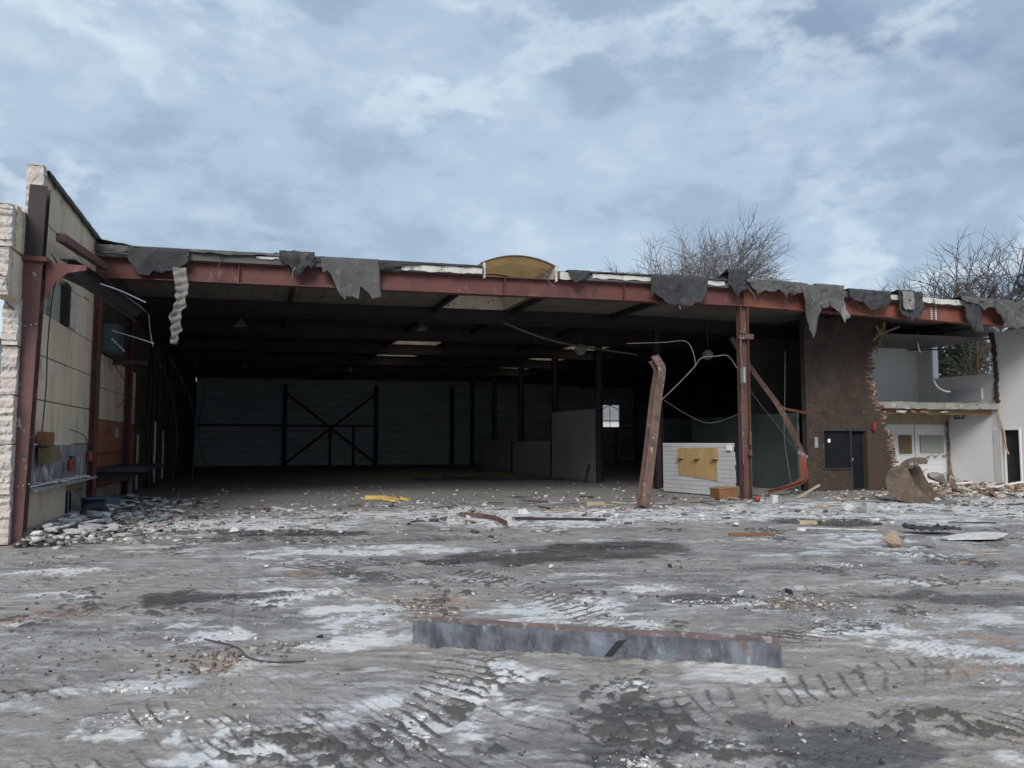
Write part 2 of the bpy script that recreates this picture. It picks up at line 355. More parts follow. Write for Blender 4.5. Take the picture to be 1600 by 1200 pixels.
# ------------------------------------------------------------------ numpy noise
def hash2(ix, iy, seed):
    h = (ix.astype(np.int64) * 374761393 + iy.astype(np.int64) * 668265263 + seed * 1442695041) & 0xffffffff
    h = ((h ^ (h >> 13)) * 1274126177) & 0xffffffff
    return ((h ^ (h >> 16)) & 0xffff) / 65535.0
def vnoise(x, y, seed=0):
    ix, iy = np.floor(x), np.floor(y); fx, fy = x - ix, y - iy
    fx = fx * fx * (3 - 2 * fx); fy = fy * fy * (3 - 2 * fy)
    a = hash2(ix, iy, seed); b = hash2(ix + 1, iy, seed); c = hash2(ix, iy + 1, seed); d = hash2(ix + 1, iy + 1, seed)
    return (a * (1 - fx) + b * fx) * (1 - fy) + (c * (1 - fx) + d * fx) * fy
def fbm(x, y, seed=0, oct=5, gain=.5):
    o = np.zeros_like(x); a = 1; t = 0
    for i in range(oct):
        o += a * vnoise(x * 2 ** i + 17.3 * i, y * 2 ** i - 9.1 * i, seed + i); t += a; a *= gain
    return o / t
def sst(e0, e1, x):
    t = np.clip((x - e0) / (e1 - e0), 0, 1); return t * t * (3 - 2 * t)

# ------------------------------------------------------------------ ground
DUST = [(-2.23, 8.31, 0.69, 0.47), (-1.46, 7.5, 0.43, 0.38), (-2.52, 6.7, 0.28, 0.2), (-1.32, 6.81, 0.51, 0.56), (-4.84, 15.55, 1.16, 0.72), (-1.5, 18.36, 1.67, 1.5), (0.66, 16.17, 2.41, 1.17), (1.16, 7.16, 0.36, 0.33), (0.51, 7.84, 0.71, 0.48), (-0.39, 4.9, 0.45, 0.51), (-0.56, 4.39, 0.22, 0.27), (-0.18, 5.54, 0.27, 0.29), (0.97, 5.24, 0.2, 0.12), (2.12, 8.15, 0.54, 0.13), (3.03, 6.92, 0.52, 0.27), (3.49, 6.35, 0.47, 0.38), (1.13, 4.26, 0.12, 0.11), (0.69, 4.09, 0.14, 0.1), (3.35, 5.47, 0.09, 0.11), (5.95, 11.39, 0.38, 0.25), (6.07, 13.5, 0.67, 0.71), (11.13, 18.36, 1.06, 2.36), (4.43, 10.46, 0.26, 0.15), (-2.38, 5.27, 0.22, 0.06), (-2.18, 4.68, 0.23, 0.17), (-5.81, 9.91, 0.49, 0.19), (4.51, 18.36, 1.82, 1.67), (-1.95, 11.92, 1.58, 0.55), (1.73, 8.84, 0.44, 0.19), (-1.55, 6.39, 0.32, 0.15), (-1.58, 4.48, 0.15, 0.15), (8.5, 16.8, 1.6, 1.2), (2.0, 17.5, 7.0, 1.6), (-5.5, 15.5, 3.0, 1.4), (9.5, 20.0, 4.0, 1.6), (-7.2, 15.2, 1.2, 1.0), (13.5, 21.5, 2.0, 1.4)]
WET = [(0.18, 11.27, 1.03, 0.75), (1.58, 12.06, 1.3, 0.92), (2.09, 8.31, 0.48, 0.33), (4.97, 8.21, 0.55, 0.33), (-4.08, 14.25, 1.77, 0.5), (-5.83, 14.25, 0.59, 0.5), (6.35, 16.17, 1.2, 0.77), (-3.17, 8.31, 0.89, 0.3), (0.62, 4.85, 0.34, 0.2), (4.22, 8.66, 0.5, 0.29), (0.69, 4.3, 0.43, 0.18), (1.8, 4.48, 0.44, 0.29), (-0.87, 10.68, 0.53, 0.33)]
RUST = [(-0.71, 7.99, 0.23, 0.28), (4.02, 6.49, 0.24, 0.33), (7.25, 11.92, 0.49, 0.34), (6.18, 10.68, 0.22, 0.17), (-2.42, 9.91, 0.41, 0.33), (-2.24, 6.02, 0.3, 0.18), (3.4, 5.85, 0.29, 0.16), (-4.35, 7.55, 0.37, 0.27), (11.49, 21.24, 0.88, 0.9)]
def ellmask(x, y, L, seed, soft=.55):
    wx = x + (fbm(x * 1.7, y * 1.7, seed, 5, .6) - .5) * 1.1
    wy = y + (fbm(x * 1.7 + 31, y * 1.7, seed + 9, 5, .6) - .5) * .9
    o = np.zeros_like(x)
    for cx, cy, a, b in L:
        d = np.sqrt(((wx - cx) / a) ** 2 + ((wy - cy) / b) ** 2)
        o = np.maximum(o, 1 - sst(1 - soft, 1 + soft, d))
    return o
# machine tracks: centre line points, width, lug spacing, slant, strength
TRACKS = [([(-9, 8.2), (-4, 9.8), (2, 12.5), (9, 17)], .55, .17, .5, .8), ([(-9, 10.2), (-4, 11.9), (1, 14.6), (7, 19)], .55, .17, .5, .8),
          ([(-1.6, 3.0), (-.4, 5.2), (-.9, 8), (-2.8, 11)], .50, .15, -.6, 1), ([(-.4, 3.0), (.9, 5.0), (.7, 7.6), (-.6, 10)], .50, .15, .6, 1),
          ([(.4, 3.6), (2.2, 4.5), (4.6, 4.6), (8, 4.2)], .55, .15, .5, 1), ([(.6, 4.6), (2.4, 5.4), (5, 5.4), (8, 5.0)], .50, .15, -.5, .9),
          ([(1.6, 6.2), (3.1, 7.2), (5, 9), (8, 13)], .50, .16, .6, .9), ([(2.6, 5.6), (4.2, 6.3), (6.5, 8), (10, 12)], .55, .16, -.6, 1),
          ([(-5, 4.2), (-2, 6.1), (0.5, 9.5), (2, 15)], .5, .16, .5, .55), ([(-6, 5.4), (-3, 7.2), (-.8, 10.5), (.5, 16)], .5, .16, -.5, .6),
          ([(2.0, 9.6), (4.5, 8.4), (7, 8), (11, 8.6)], .6, .16, .4, .6), ([(-3.5, 9), (-.5, 9.4), (3, 10.4), (8, 11)], .5, .15, .7, .6),
          ([(1.0, 3.2), (2.0, 3.9), (3.2, 4.0), (6, 3.3)], .5, .14, .6, 1.0), ([(-3, 13), (1, 13.2), (5, 13.8), (10, 15)], .6, .18, .4, .5)]
def track_fields(x, y):
    lug = np.zeros_like(x); bed = np.zeros_like(x)
    for ti, (pts, w, sp, sl, st) in enumerate(TRACKS):
        c = np.array([p[:2] for p in smooth_path([V(a, b, 0) for a, b in pts], 14)])
        seg = np.linalg.norm(np.diff(c, axis=0), axis=1); cum = np.concatenate([[0], np.cumsum(seg)])
        idx = np.where((x > c[:, 0].min() - w) & (x < c[:, 0].max() + w) & (y > c[:, 1].min() - w) & (y < c[:, 1].max() + w))[0]
        px, py = x[idx], y[idx]; bd = np.full(len(idx), 9.); ba = np.zeros(len(idx)); bl = np.zeros(len(idx))
        for i in range(len(c) - 1):
            ax, ay = c[i]; dx, dy = c[i + 1] - c[i]; L2 = dx * dx + dy * dy
            t = np.clip(((px - ax) * dx + (py - ay) * dy) / L2, 0, 1)
            ex, ey = px - ax - t * dx, py - ay - t * dy; d = np.hypot(ex, ey); m = d < bd
            bd[m] = d[m]; ba[m] = cum[i] + t[m] * seg[i]; bl[m] = np.sign(dx * ey - dy * ex)[m] * d[m]
        inside = 1 - sst(w * .42, w * .56, bd)
        wob = (fbm(px * 3, py * 3, 70 + ti, 3) - .5) * .12
        ph = (ba + sl * bl + wob) / sp; ph = ph - np.floor(ph)
        lg = sst(.10, .22, ph) * (1 - sst(.36, .50, ph))
        wear = (.25 + .75 * sst(.34, .58, fbm(px * .9, py * .9, 90 + ti, 4, .6))) * st
        lug[idx] = np.maximum(lug[idx], lg * inside * wear)
        bed[idx] = np.maximum(bed[idx], inside * wear)
    return lug, bed
def build_ground():
    ys = np.concatenate([[-80, -30, -10, -3, 0.3, 1.4], np.geomspace(2.4, 36, 600), np.geomspace(37.5, 62, 26), [80, 130, 250, 500, 1000]])
    xi = np.linspace(-1, 1, 1040)
    core = (.72 * np.abs(ys) + .6)[:, None]; extra = (.35 * np.abs(ys) + 9)[:, None]; ax = np.abs(xi)[None, :]
    X = (np.sign(xi)[None, :] * np.where(ax < .88, ax / .88 * core, core + (ax - .88) / .12 * extra)).ravel(); Y = np.repeat(ys, len(xi))
    lug, bed = track_fields(X, Y)
    dust = ellmask(X, Y, DUST, 3)
    wet = ellmask(X, Y, WET, 23, .7)
    rust = ellmask(X, Y, RUST, 43)
    s_ = ((X + 9.9) * .9496 + (Y - 18.2) * .3134) / .9983; t_ = (.9659 * (Y - 18.2) - .2588 * (X + 9.9)) / .9983
    yard = 1 - sst(-.5, 3.5, t_)
    streak = fbm(X * .55 + Y * .25, Y * 2.1 - X * .5, 61, 5, .6)
    fine = fbm(X * 3.1, Y * 3.1, 62, 5, .6)
    grit = fbm(X * 14, Y * 14, 63, 3, .6)
    dust2 = sst(.54, .68, streak) * sst(.34, .6, fine) * yard
    dust = np.clip(dust * (.35 + 1.1 * sst(.38, .62, fbm(X * 5, Y * 5, 64, 4, .65))) + .75 * dust2, 0, 1)
    # grouser prints: patches of short parallel bars pressed by crawler tracks
    g = random.Random(17); scr = np.zeros_like(X)
    for k in range(54):
        cy = 3.2 * (15 / 3.2) ** g.random(); cx = g.uniform(-.62, .66) * cy; ra = g.uniform(.5, 1.3); rb = g.uniform(.25, .5)
        th = g.uniform(-.3, .9); sp = g.uniform(.06, .105); be = g.uniform(-1.0, -.25)
        idx = np.where((np.abs(X - cx) < 1.4) & (np.abs(Y - cy) < 1.4))[0]
        if not len(idx): continue
        dx, dy = X[idx] - cx, Y[idx] - cy
        u_ = dx * math.cos(th) + dy * math.sin(th); v_ = -dx * math.sin(th) + dy * math.cos(th)
        d_ = np.sqrt((u_ / ra) ** 2 + (v_ / rb) ** 2) + (fbm(dx * 4, dy * 4, 200 + k, 3) - .5) * .7
        msk = 1 - sst(.65, 1.05, d_)
        w_ = dx * math.cos(be + math.pi / 2) + dy * math.sin(be + math.pi / 2) + (fbm(dx * 2, dy * 2, 300 + k, 3) - .5) * .10
        ph = w_ / sp; ph = ph - np.floor(ph); bar = sst(.15, .27, ph) * (1 - sst(.33, .46, ph))
        al = dx * math.cos(be) + dy * math.sin(be); br = sst(.36, .52, vnoise(al * 5 + np.floor(w_ / sp) * 3.7, np.floor(w_ / sp) * 1.3, 400 + k))
        scr[idx] = np.maximum(scr[idx], msk * bar * br)
    lug = np.maximum(lug, scr * .62)
    dust *= 1 - .75 * lug
    clod = sst(.60, .70, fbm(X * 1.3, Y * 1.3, 77, 4, .55)) * yard
    mud = np.clip(.75 * lug + clod * sst(.45, .62, grit) * .8 + .35 * sst(.55, .7, fbm(X * .5, Y * .9, 79, 4)) * yard, 0, 1)
    far = sst(30, 20, Y) if False else 1 - sst(18, 30, Y)
    Z = (fbm(X * .35, Y * .35, 11, 3) - .5) * .05 + (fine - .5) * .022 * yard + (grit - .5) * .012 * yard
    Z += (lug * .017 - bed * .012) * far + clod * (grit - .35) * .05 * far + dust * .006
    Z -= wet * .012
    bx_, by_ = 2.73, -.70; q_ = np.clip(((X + .80) * bx_ + (Y - 6.36) * by_) / (bx_ ** 2 + by_ ** 2), 0, 1)
    db = np.hypot(X + .80 - q_ * bx_, Y - 6.36 - q_ * by_); heap_ = np.exp(-(db / .07) ** 2) * sst(.35, .65, fbm(X * 5, Y * 5, 55, 3)); Z += heap_ * .022; mud = np.maximum(mud, heap_ * sst(.4, .6, grit) * .8)
    Z *= 1 - sst(36, 60, Y) * .9
    # slab joints running with the hall
    for q in (s_ / 6.1 + .42, t_ / 6.0 + .2):
        e_ = np.abs(q - np.round(q)) * 6.05; jm = (1 - sst(.008, .024, e_)) * sst(.40, .56, fbm(X * 1.1, Y * 1.1, 88, 3))
        Z -= jm * .010; mud = np.maximum(mud, jm * .35)
    rel = (fbm(X * 27, Y * 27, 15, 2) - .5) * .006
    Z += rel * (1 - sst(7, 14, Y)) * yard
    n, m = len(xi), len(ys)
    me = bpy.data.meshes.new('ground')
    me.vertices.add(n * m); me.vertices.foreach_set('co', np.stack([X, Y, Z], 1).astype(np.float32).ravel())
    i, k = np.meshgrid(np.arange(m - 1), np.arange(n - 1), indexing='ij'); a = (i * n + k).ravel()
    q = np.stack([a, a + 1, a + n + 1, a + n], 1).astype(np.int32); nf = len(q)
    me.loops.add(nf * 4); me.loops.foreach_set('vertex_index', q.ravel())
    me.polygons.add(nf); me.polygons.foreach_set('loop_start', np.arange(0, nf * 4, 4, dtype=np.int32))
    me.polygons.foreach_set('use_smooth', np.ones(nf, dtype=bool))
    for nm, arr in (('dust', dust), ('mud', mud), ('wet', wet * yard), ('rust', rust), ('yard', yard)):
        at = me.attributes.new(nm, 'FLOAT', 'POINT'); at.data.foreach_set('value', arr.astype(np.float32))
    me.update(); me.validate()
    o = bpy.data.objects.new('ground', me); col.objects.link(o)
    o['kind'] = 'structure'; o['label'] = 'dusty concrete yard with tyre tracks, white powder and dark wet patches'; o['category'] = 'ground'
    m_ = bpy.data.materials.new('yard_concrete'); m_.use_nodes = True; nt = m_.node_tree; L = nt.links.new
    b = nt.nodes['Principled BSDF']; tc = nt.nodes.new('ShaderNodeTexCoord')
    def nz(sc, dt=6, ro=.6, st=(1, 1, 1), off=0, rot=0):
        mp = nt.nodes.new('ShaderNodeMapping'); mp.inputs['Scale'].default_value = st; mp.inputs['Location'].default_value = (off, off, 0)
        mp.inputs['Rotation'].default_value = (0, 0, rot)
        L(tc.outputs['Object'], mp.inputs[0]); t = nt.nodes.new('ShaderNodeTexNoise'); L(mp.outputs[0], t.inputs['Vector'])
        t.inputs['Scale'].default_value = sc; t.inputs['Detail'].default_value = dt; t.inputs['Roughness'].default_value = ro; return t.outputs[0]
    def rg(src, a, bb, c=0., d=1.):
        r = nt.nodes.new('ShaderNodeMapRange'); L(src, r.inputs[0]); r.interpolation_type = 'SMOOTHSTEP'
        for q_, v in zip((1, 2, 3, 4), (a, bb, c, d)): r.inputs[q_].default_value = v
        return r.outputs[0]
    def mth(op, a, bb):
        x = nt.nodes.new('ShaderNodeMath'); x.operation = op
        for q_, v in ((0, a), (1, bb)):
            if isinstance(v, (int, float)): x.inputs[q_].default_value = v
            else: L(v, x.inputs[q_])
        return x.outputs[0]
    def mix(f, a, bb, mode='MIX'):
        x = nt.nodes.new('ShaderNodeMix'); x.data_type = 'RGBA'; x.blend_type = mode
        if isinstance(f, float): x.inputs[0].default_value = f
        else: L(f, x.inputs[0])
        for q_, v in ((6, a), (7, bb)):
            if isinstance(v, tuple): x.inputs[q_].default_value = (*v, 1)
            else: L(v, x.inputs[q_])
        return x.outputs[2]
    def att(nm):
        t = nt.nodes.new('ShaderNodeAttribute'); t.attribute_name = nm; return t.outputs['Fac']
    c = mix(rg(nz(.9, 7, .66), .40, .60), (.325, .308, .292), (.185, .177, .172))
    c = mix(rg(nz(.35, 5, .6, off=7), .45, .62), c, (.30, .268, .232))
    c = mix(mth('MULTIPLY', rg(nz(2.2, 5, .68, (1, 3.2, 1), 3, .35), .50, .66), .8), c, (.47, .46, .45))
    c = mix(mth('MULTIPLY', rg(nz(3.3, 5, .7, (1, 2.6, 1), 19, .25), .51, .66), .62), c, (.088, .080, .073))
    c = mix(rg(nz(42, 2, .7, off=2), .60, .72, 0, .55), c, (.42, .41, .40))
    c = mix(rg(nz(30, 2, .7, off=12), .60, .74, 0, .6), c, (.07, .065, .06))
    yd = att('yard')
    c = mix(yd, (.245, .238, .232), c)
    ru = mth('MULTIPLY', att('rust'), rg(nz(6, 4, .7, off=4), .42, .62))
    c = mix(ru, c, (.36, .235, .165))
    du = rg(mth('ADD', att('dust'), mth('MULTIPLY', mth('SUBTRACT', nz(9, 6, .78, (1, 2.2, 1), off=8, rot=.3), .5), 1.7)), .18, 1.02, 0., .88)
    c = mix(du, c, mix(rg(nz(1.1, 4, .5, off=27), .4, .6), (.72, .705, .68), (.63, .64, .64)))
    mu = rg(mth('ADD', att('mud'), mth('MULTIPLY', mth('SUBTRACT', nz(16, 4, .7, off=13), .5), .9)), .25, .8, 0, .85)
    c = mix(mu, c, (.070, .062, .054))
    we = rg(mth('ADD', att('wet'), mth('MULTIPLY', mth('SUBTRACT', nz(2.5, 5, .65, (1, 2, 1), off=33), .5), .9)), .28, .75)
    c = mix(mth('MULTIPLY', we, .72), c, (.055, .052, .050))
    L(c, b.inputs['Base Color'])
    L(mth('SUBTRACT', rg(we, 0, 1, .84, .24), mth('MULTIPLY', rg(nz(1.6, 4, .6, off=51), .42, .62), .14)), b.inputs['Roughness'])
    b.inputs['Specular IOR Level'].default_value = .32
    bp = nt.nodes.new('ShaderNodeBump'); bp.inputs['Strength'].default_value = .55; bp.inputs['Distance'].default_value = .02
    L(mth('ADD', nz(22, 4, .7, off=6), mth('MULTIPLY', nz(4, 4, .65, (1, 2.4, 1), 41, .3), 1.2)), bp.inputs['Height']); L(bp.outputs[0], b.inputs['Normal'])
    me.materials.append(m_)
build_ground()

# ------------------------------------------------------------------ warehouse
hall = thing('demolished_warehouse', 'half demolished steel warehouse with torn flat roof and open front', 'warehouse', P(0, 0, 0))

# roof beams across the hall
def cross_beam(t, m, s0, s1, name='roof_beam'):
    mb = MB(); ks = [s0] + [k for k, _ in ZK if s0 < k < s1] + [s1]
    for a, b in zip(ks, ks[1:]):
        mb.hbeam(P(a, t, zb(a) + .25), P(b, t, zb(b) + .25), .28, .5, .022, .014)
    return mb.build(name, m, hall)
fb = MB()
ks = [-.12, 13.5, 17.3]
for a, b in zip(ks, ks[1:]): fb.hbeam(P(a, 0, zb(a) + .25), P(b, 0, zb(b) + .25), .28, .5, .022, .014)
fbo = fb.build('front_beam', 'red', hall); fbo['label'] = 'faded red steel beam over the open front'
fb = MB()
for a, b in ((17.3, 25), (25, 29.35)): fb.hbeam(P(a + .002, 0, zb(a) + .25), P(b, 0, zb(b) + .25), .28, .5, .022, .014)
fbo2 = fb.build('front_beam', 'orange', hall); fbo2['label'] = 'orange red steel beam over the brick and white rooms'
# stiffener plates and pale splice marks on the beam web
for s in (3.2, 6.6, 10.0, 13.5, 17.3, 20.5):
    mb = MB(); mb.cell(s - .007, s + .007, -.13, -.012, zb(s) + .03, zb(s) + .47)
    mb.build('web_stiffener', 'red' if s < 17.3 else 'orange', fbo if s < 17.3 else fbo2)
for k in range(6):
    for a_, b_ in ((24.05, 24.12), (24.22, 24.28)):
        mb = MB(); mb.cell(a_, b_, -.022, -.010, zb(24) + .05 + .066 * k, zb(24) + .095 + .066 * k); mb.build('splice_bolt', 'fascia', fbo2)
for i in range(1, 7): cross_beam(i * BAY, 'darksteel', 0.05, 29.2 if i == 1 else SE - .1)  # red beams like the front one, darkened in colour for the underlit hall

# roof deck with openings for the rooflights
LIGHTS = [(9.4, 11.5, 0.2, 4.8), (9.4, 11.5, 12.0, 14.8), (9.4, 11.5, 17.0, 19.8), (17.5, 19.3, 12.0, 14.8), (17.5, 19.3, 17.0, 19.8), (17.5, 19.3, 22.0, 24.8)]
sb = sorted({-.35, 0, 9.4, 11.5, 13.5, 17.3, 17.5, 19.3, 25, SF, SE}); tb = sorted({-.2, 0.2, 4.8, TF, 12.0, 14.8, 17.0, 19.8, 22.0, 24.8, TB + .3})
mb = MB()
for a, b in zip(sb, sb[1:]):
    for c, d in zip(tb, tb[1:]):
        if any(l[0] <= a and b <= l[1] and l[2] <= c and d <= l[3] for l in LIGHTS): continue
        if ((a, b) == (9.4, 11.5) and d <= .21) or (a >= SF and d <= TF): continue
        mb.cell(a, b, c, d, lambda s: zb(s) + .505, lambda s: zb(s) + .70)
roof = mb.build('roof_deck', 'deck', hall)
# roof felt lying on the deck
mb = MB()
for a, b in zip(sb, sb[1:]):
    for c, d in zip(tb, tb[1:]):
        if any(l[0] <= a and b <= l[1] and l[2] <= c and d <= l[3] for l in LIGHTS): continue
        if ((a, b) == (9.4, 11.5) and d <= .21) or (a >= SF and d <= TF): continue
        mb.cell(a, b, c, d, lambda s: zb(s) + .703, lambda s: zb(s) + .718)
mb.build('roof_felt', 'bitumen', roof)
# ceiling boards, one by one in the first two bays, in wide sheets behind
def ceil_panel(a, b, c, d, m='ceiling'):
    mb = MB(); j = rnd.uniform(-.008, .008)
    mb.cell(a + .006, b - .006, c, d, lambda s: zb(s) + .455 + j, lambda s: zb(s) + .485 + j)
    mb.build('ceiling_panel', m, hall, recalc=False)
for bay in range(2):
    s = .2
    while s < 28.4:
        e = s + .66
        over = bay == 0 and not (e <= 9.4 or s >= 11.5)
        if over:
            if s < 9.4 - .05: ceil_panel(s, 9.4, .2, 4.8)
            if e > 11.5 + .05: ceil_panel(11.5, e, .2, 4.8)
        else: ceil_panel(s, e, bay * BAY + .2, bay * BAY + 4.8, 'ceiling' if bay == 0 else 'ceiling_shaded')
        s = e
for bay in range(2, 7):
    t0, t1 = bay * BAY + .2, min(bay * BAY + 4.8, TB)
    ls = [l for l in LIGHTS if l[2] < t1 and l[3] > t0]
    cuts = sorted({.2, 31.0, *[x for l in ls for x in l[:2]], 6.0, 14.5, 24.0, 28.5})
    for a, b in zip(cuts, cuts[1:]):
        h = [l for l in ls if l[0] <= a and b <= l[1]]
        if not h: ceil_panel(a, b, t0, t1, 'ceiling_shaded')
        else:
            if h[0][2] > t0 + .1: ceil_panel(a, b, t0, h[0][2], 'ceiling_shaded')
            if h[0][3] < t1 - .2: ceil_panel(a, b, h[0][3], t1, 'ceiling_shaded')
# purlins
for s in (4.6, 9.15, 11.75, 15.4, 22.0, 27.0):
    for bay in range(7):
        t0, t1 = bay * BAY + .15, min(bay * BAY + 4.85, TB)
        mb = MB(); mb.bar(P(s, t0, zb(s) + .36), P(s, t1, zb(s) + .36), .09, .18); mb.build('purlin', 'darksteel', hall, recalc=False)

# rooflights
def skylight(l, m, front=False):
    s0, s1, t0, t1 = l; n = 14; sc = (s0 + s1) / 2
    root = MB()
    zt = lambda s: zb(s) + .74
    for a, b in ((s0 + .005, s0 + .06), (s1 - .06, s1 - .005)): root.cell(a, b, t0 - (.35 if front else 0), t1, lambda s: zb(s) + .44, lambda s: zb(s) + .86)
    root.cell(s0 + .06, s1 - .06, t1 - .06, t1 - .002, lambda s: zb(s) + .44, lambda s: zb(s) + .86)
    if not front: root.cell(s0 + .06, s1 - .06, t0 + .002, t0 + .06, lambda s: zb(s) + .44, lambda s: zb(s) + .86)
    curb = root.build('rooflight', 'fascia', hall)
    def arc(t, k, dz=0):
        q = k / n; s = s0 - .03 + (s1 - s0 + .06) * q
        return P(s, t, zb(sc) + .865 + dz + .26 * (1 - (2 * q - 1) ** 2))
    mb = MB(); ts = [t0 - (.30 if front else 0) + (t1 - t0 + (.3 if front else 0)) * j / 4 for j in range(5)]
    mb.grid([[arc(t, k) for k in range(n + 1)] for t in ts])
    mb.build('vault_sheet', m, curb, smooth=True, thick=.012)
    for t in ([ts[0] + .02, ts[2], t1 - .04] if front else [t0 + .05, t1 - .05]):
        mb = MB()
        for k in range(n): mb.bar(arc(t, k, -.03), arc(t, k + 1, -.03), .03, .035)
        mb.build('rib', 'darksteel', curb)
    mb = MB()
    for t, on in ((t1 - .02, True), (t0 + .02, not front)):
        if not on: continue
        vs = [arc(t, k, -.012) for k in range(n + 1)] + [P(s1 - .03, t, zb(sc) + .862), P(s0 + .03, t, zb(sc) + .862)]
        mb.add(vs, [tuple(range(len(vs)))])
    mb.build('end_sheet', m, curb, thick=.01)
skylight(LIGHTS[0], 'amber', True)
for l in LIGHTS[1:]: skylight(l, 'amber_pale')

# fascia boards left along the torn edge
for a, b, h in ((0.1, 1.0, .10), (3.6, 5.4, .05), (7.2, 9.35, .16), (11.55, 12.0, .2), (12.5, 14.6, .12), (15.9, 16.6, .13), (20.9, 21.15, .16), (22.35, 23.0, .14), (23.3, 25.4, .16), (28.5, 29.3, .15)):
    mb = MB(); n = max(3, int((b - a) / .12)); top = []; bot = []
    for i in range(n + 1):
        s = a + (b - a) * i / n
        top.append(P(s, -.235, zb(s) + .69 + rnd.uniform(-.015, .01))); bot.append(P(s, -.235, zb(s) + .69 - h + rnd.uniform(-.03, .015)))
    mb.prism(top + bot[::-1], VV_ * .03); mb.build('fascia_board', 'fascia', roof)

# torn felt hanging over the edge
def drape(s0, s1, hangs, m='bitumen', back=.5, seed=1, taper=0.0, lean=0.0, fold=.06, out=-.26, lift=0.0, jag=.09, shear=0.0):
    n = max(6, int((s1 - s0) / .055)); mrows = 20; cols = []
    sm_ = (s0 + s1) / 2
    for i in range(n + 1):
        q = i / n; s = s0 + (s1 - s0) * q
        x = q * (len(hangs) - 1); j = min(int(x), len(hangs) - 2); h = hangs[j] + (hangs[j + 1] - hangs[j]) * (x - j)
        h = max(.03, h + jag * (mnoise.noise((s * 5.1, seed * 3.7, 0)) + .6 * mnoise.noise((s * 13, seed * 1.7, 4))) * (1 if h > .1 else .4))
        st_ = math.floor(s * 3.3 + seed); tear = (math.sin(st_ * 12.9898 + seed * 7.1) * 43758.5453) % 1.0
        if h > .3: h = max(.12, h * (1 - .30 * max(0, tear - .55) * 2) + jag * 1.2 * ((s * 3.3 + seed) % 1 - .5) * (1 if tear > .4 else -1))
        cl = []
        for r in range(5):
            w = -back * (1 - r / 5)
            cl.append(P(s, out - w, ztop(s) + .03 + lift * max(0, 1 + w / back * .6) + .03 * mnoise.noise((s * 2.2, w * 4, seed))))
        for r in range(mrows + 1):
            w = h * r / mrows; rr = .05
            dt = min(w, rr * 1.5) * .4
            f = mnoise.noise((s * 2.6 + seed * 9, w * 1.6, seed)) * fold * (.4 + min(1.6, w * 2)) + .5 * fold * mnoise.noise((s * 7, w * 5, seed + 3)) + .32 * fold * (abs(mnoise.noise((s * 6 + w * 3, w * 7 - s * 2, seed + 8))) * 2 - .4) + .3 * fold * mnoise.noise((s * 19, w * 17, seed + 8))
            ss = sm_ + (s - sm_) * (1 - taper * w / max(h, .2)) + shear * w + .03 * mnoise.noise((w * 4, s * 2, seed + 5))
            cl.append(P(ss, out - dt - lean * w + f - abs(f) * .3, ztop(s) + .03 + lift * math.exp(-w * 6) - w))
        cols.append(cl)
    mb = MB(); mb.grid(cols)
    return mb.build('torn_felt', m, roof, smooth=True, thick=.006)
drape(-.3, 4.6, [.10, .16, .07, .06, .09, .05, .08], 'bitumen_grey', seed=2, jag=.05, lift=.02)
drape(.70, 2.05, [.30, .68, .72, .66, .60, .35], 'bitumen', seed=3, jag=.06, out=-.28)
drape(4.5, 7.0, [.10, .08, .06, .12, .10, .05], 'bitumen', seed=4, jag=.05)
drape(4.15, 5.0, [.15, .42, .50, .22], 'bitumen', seed=5, lift=.10, fold=.12, out=-.30)
drape(5.15, 6.6, [.25, .50, .95, 1.12, 1.10, 1.0, 1.18, .95], 'bitumen_grey', seed=6, jag=.12, out=-.31, shear=.06, fold=.035)
drape(6.5, 9.35, [.30, .12, .05, .06, .05], 'bitumen', seed=7, jag=.06)
drape(11.75, 12.35, [.12, .34, .30, .08], 'bitumen', seed=8, fold=.1, out=-.30)
drape(12.3, 14.7, [.05, .04, .05, .04], 'bitumen', seed=9, jag=.04)
drape(14.2, 15.95, [.75, .85, .82, .90, .85, .45], 'bitumen', seed=10, jag=.10, out=-.33)
drape(15.9, 16.7, [.05, .06, .05], 'bitumen', seed=11, jag=.03)
drape(16.65, 17.3, [.20, .52, .42, .12], 'bitumen', seed=12, lift=.30, fold=.16, out=-.32, jag=.12)
drape(17.2, 19.3, [.10, .38, .32, .36, .34, .30], 'bitumen_grey', seed=13, fold=.13, jag=.10, out=-.34, lift=.04)
drape(19.0, 19.75, [.6, 1.35, 1.55, 1.42, .9], 'bitumen_grey', seed=14, taper=.25, fold=.10, out=-.36, jag=.12)
drape(19.55, 20.5, [.5, .72, .62, .80, .55], 'bitumen_grey', seed=15, fold=.12, out=-.38, lift=.05)
drape(20.1, 20.5, [.7, 1.30, 1.12], 'foil', seed=16, taper=.45, fold=.06, out=-.33, shear=.25)
drape(20.75, 22.2, [.25, .42, .55, .60, .40], 'bitumen', seed=17, fold=.10, out=-.34, jag=.10)
drape(22.55, 23.4, [.65, .95, .98, .72], 'bitumen', seed=18, fold=.13, out=-.35, lift=.08)
drape(22.6, 23.0, [.45, .62, .58], 'foil', seed=19, fold=.05, out=-.43, lift=.03, jag=.06)
drape(25.0, 25.75, [.8, 1.15, 1.35, 1.1, .6], 'bitumen', seed=20, taper=.2, fold=.12, out=-.33)
drape(24.9, 27.0, [.10, .22, .30, .26, .34], 'bitumen_grey', seed=21, fold=.10, out=-.36, lift=.05)
drape(26.2, 27.6, [.45, .85, .98, .80, .35], 'bitumen_grey', seed=22, fold=.14, out=-.40)
drape(27.2, 29.35, [.35, .45, .30, .22, .6, .9, .4], 'bitumen_grey', seed=23, fold=.10, out=-.36)
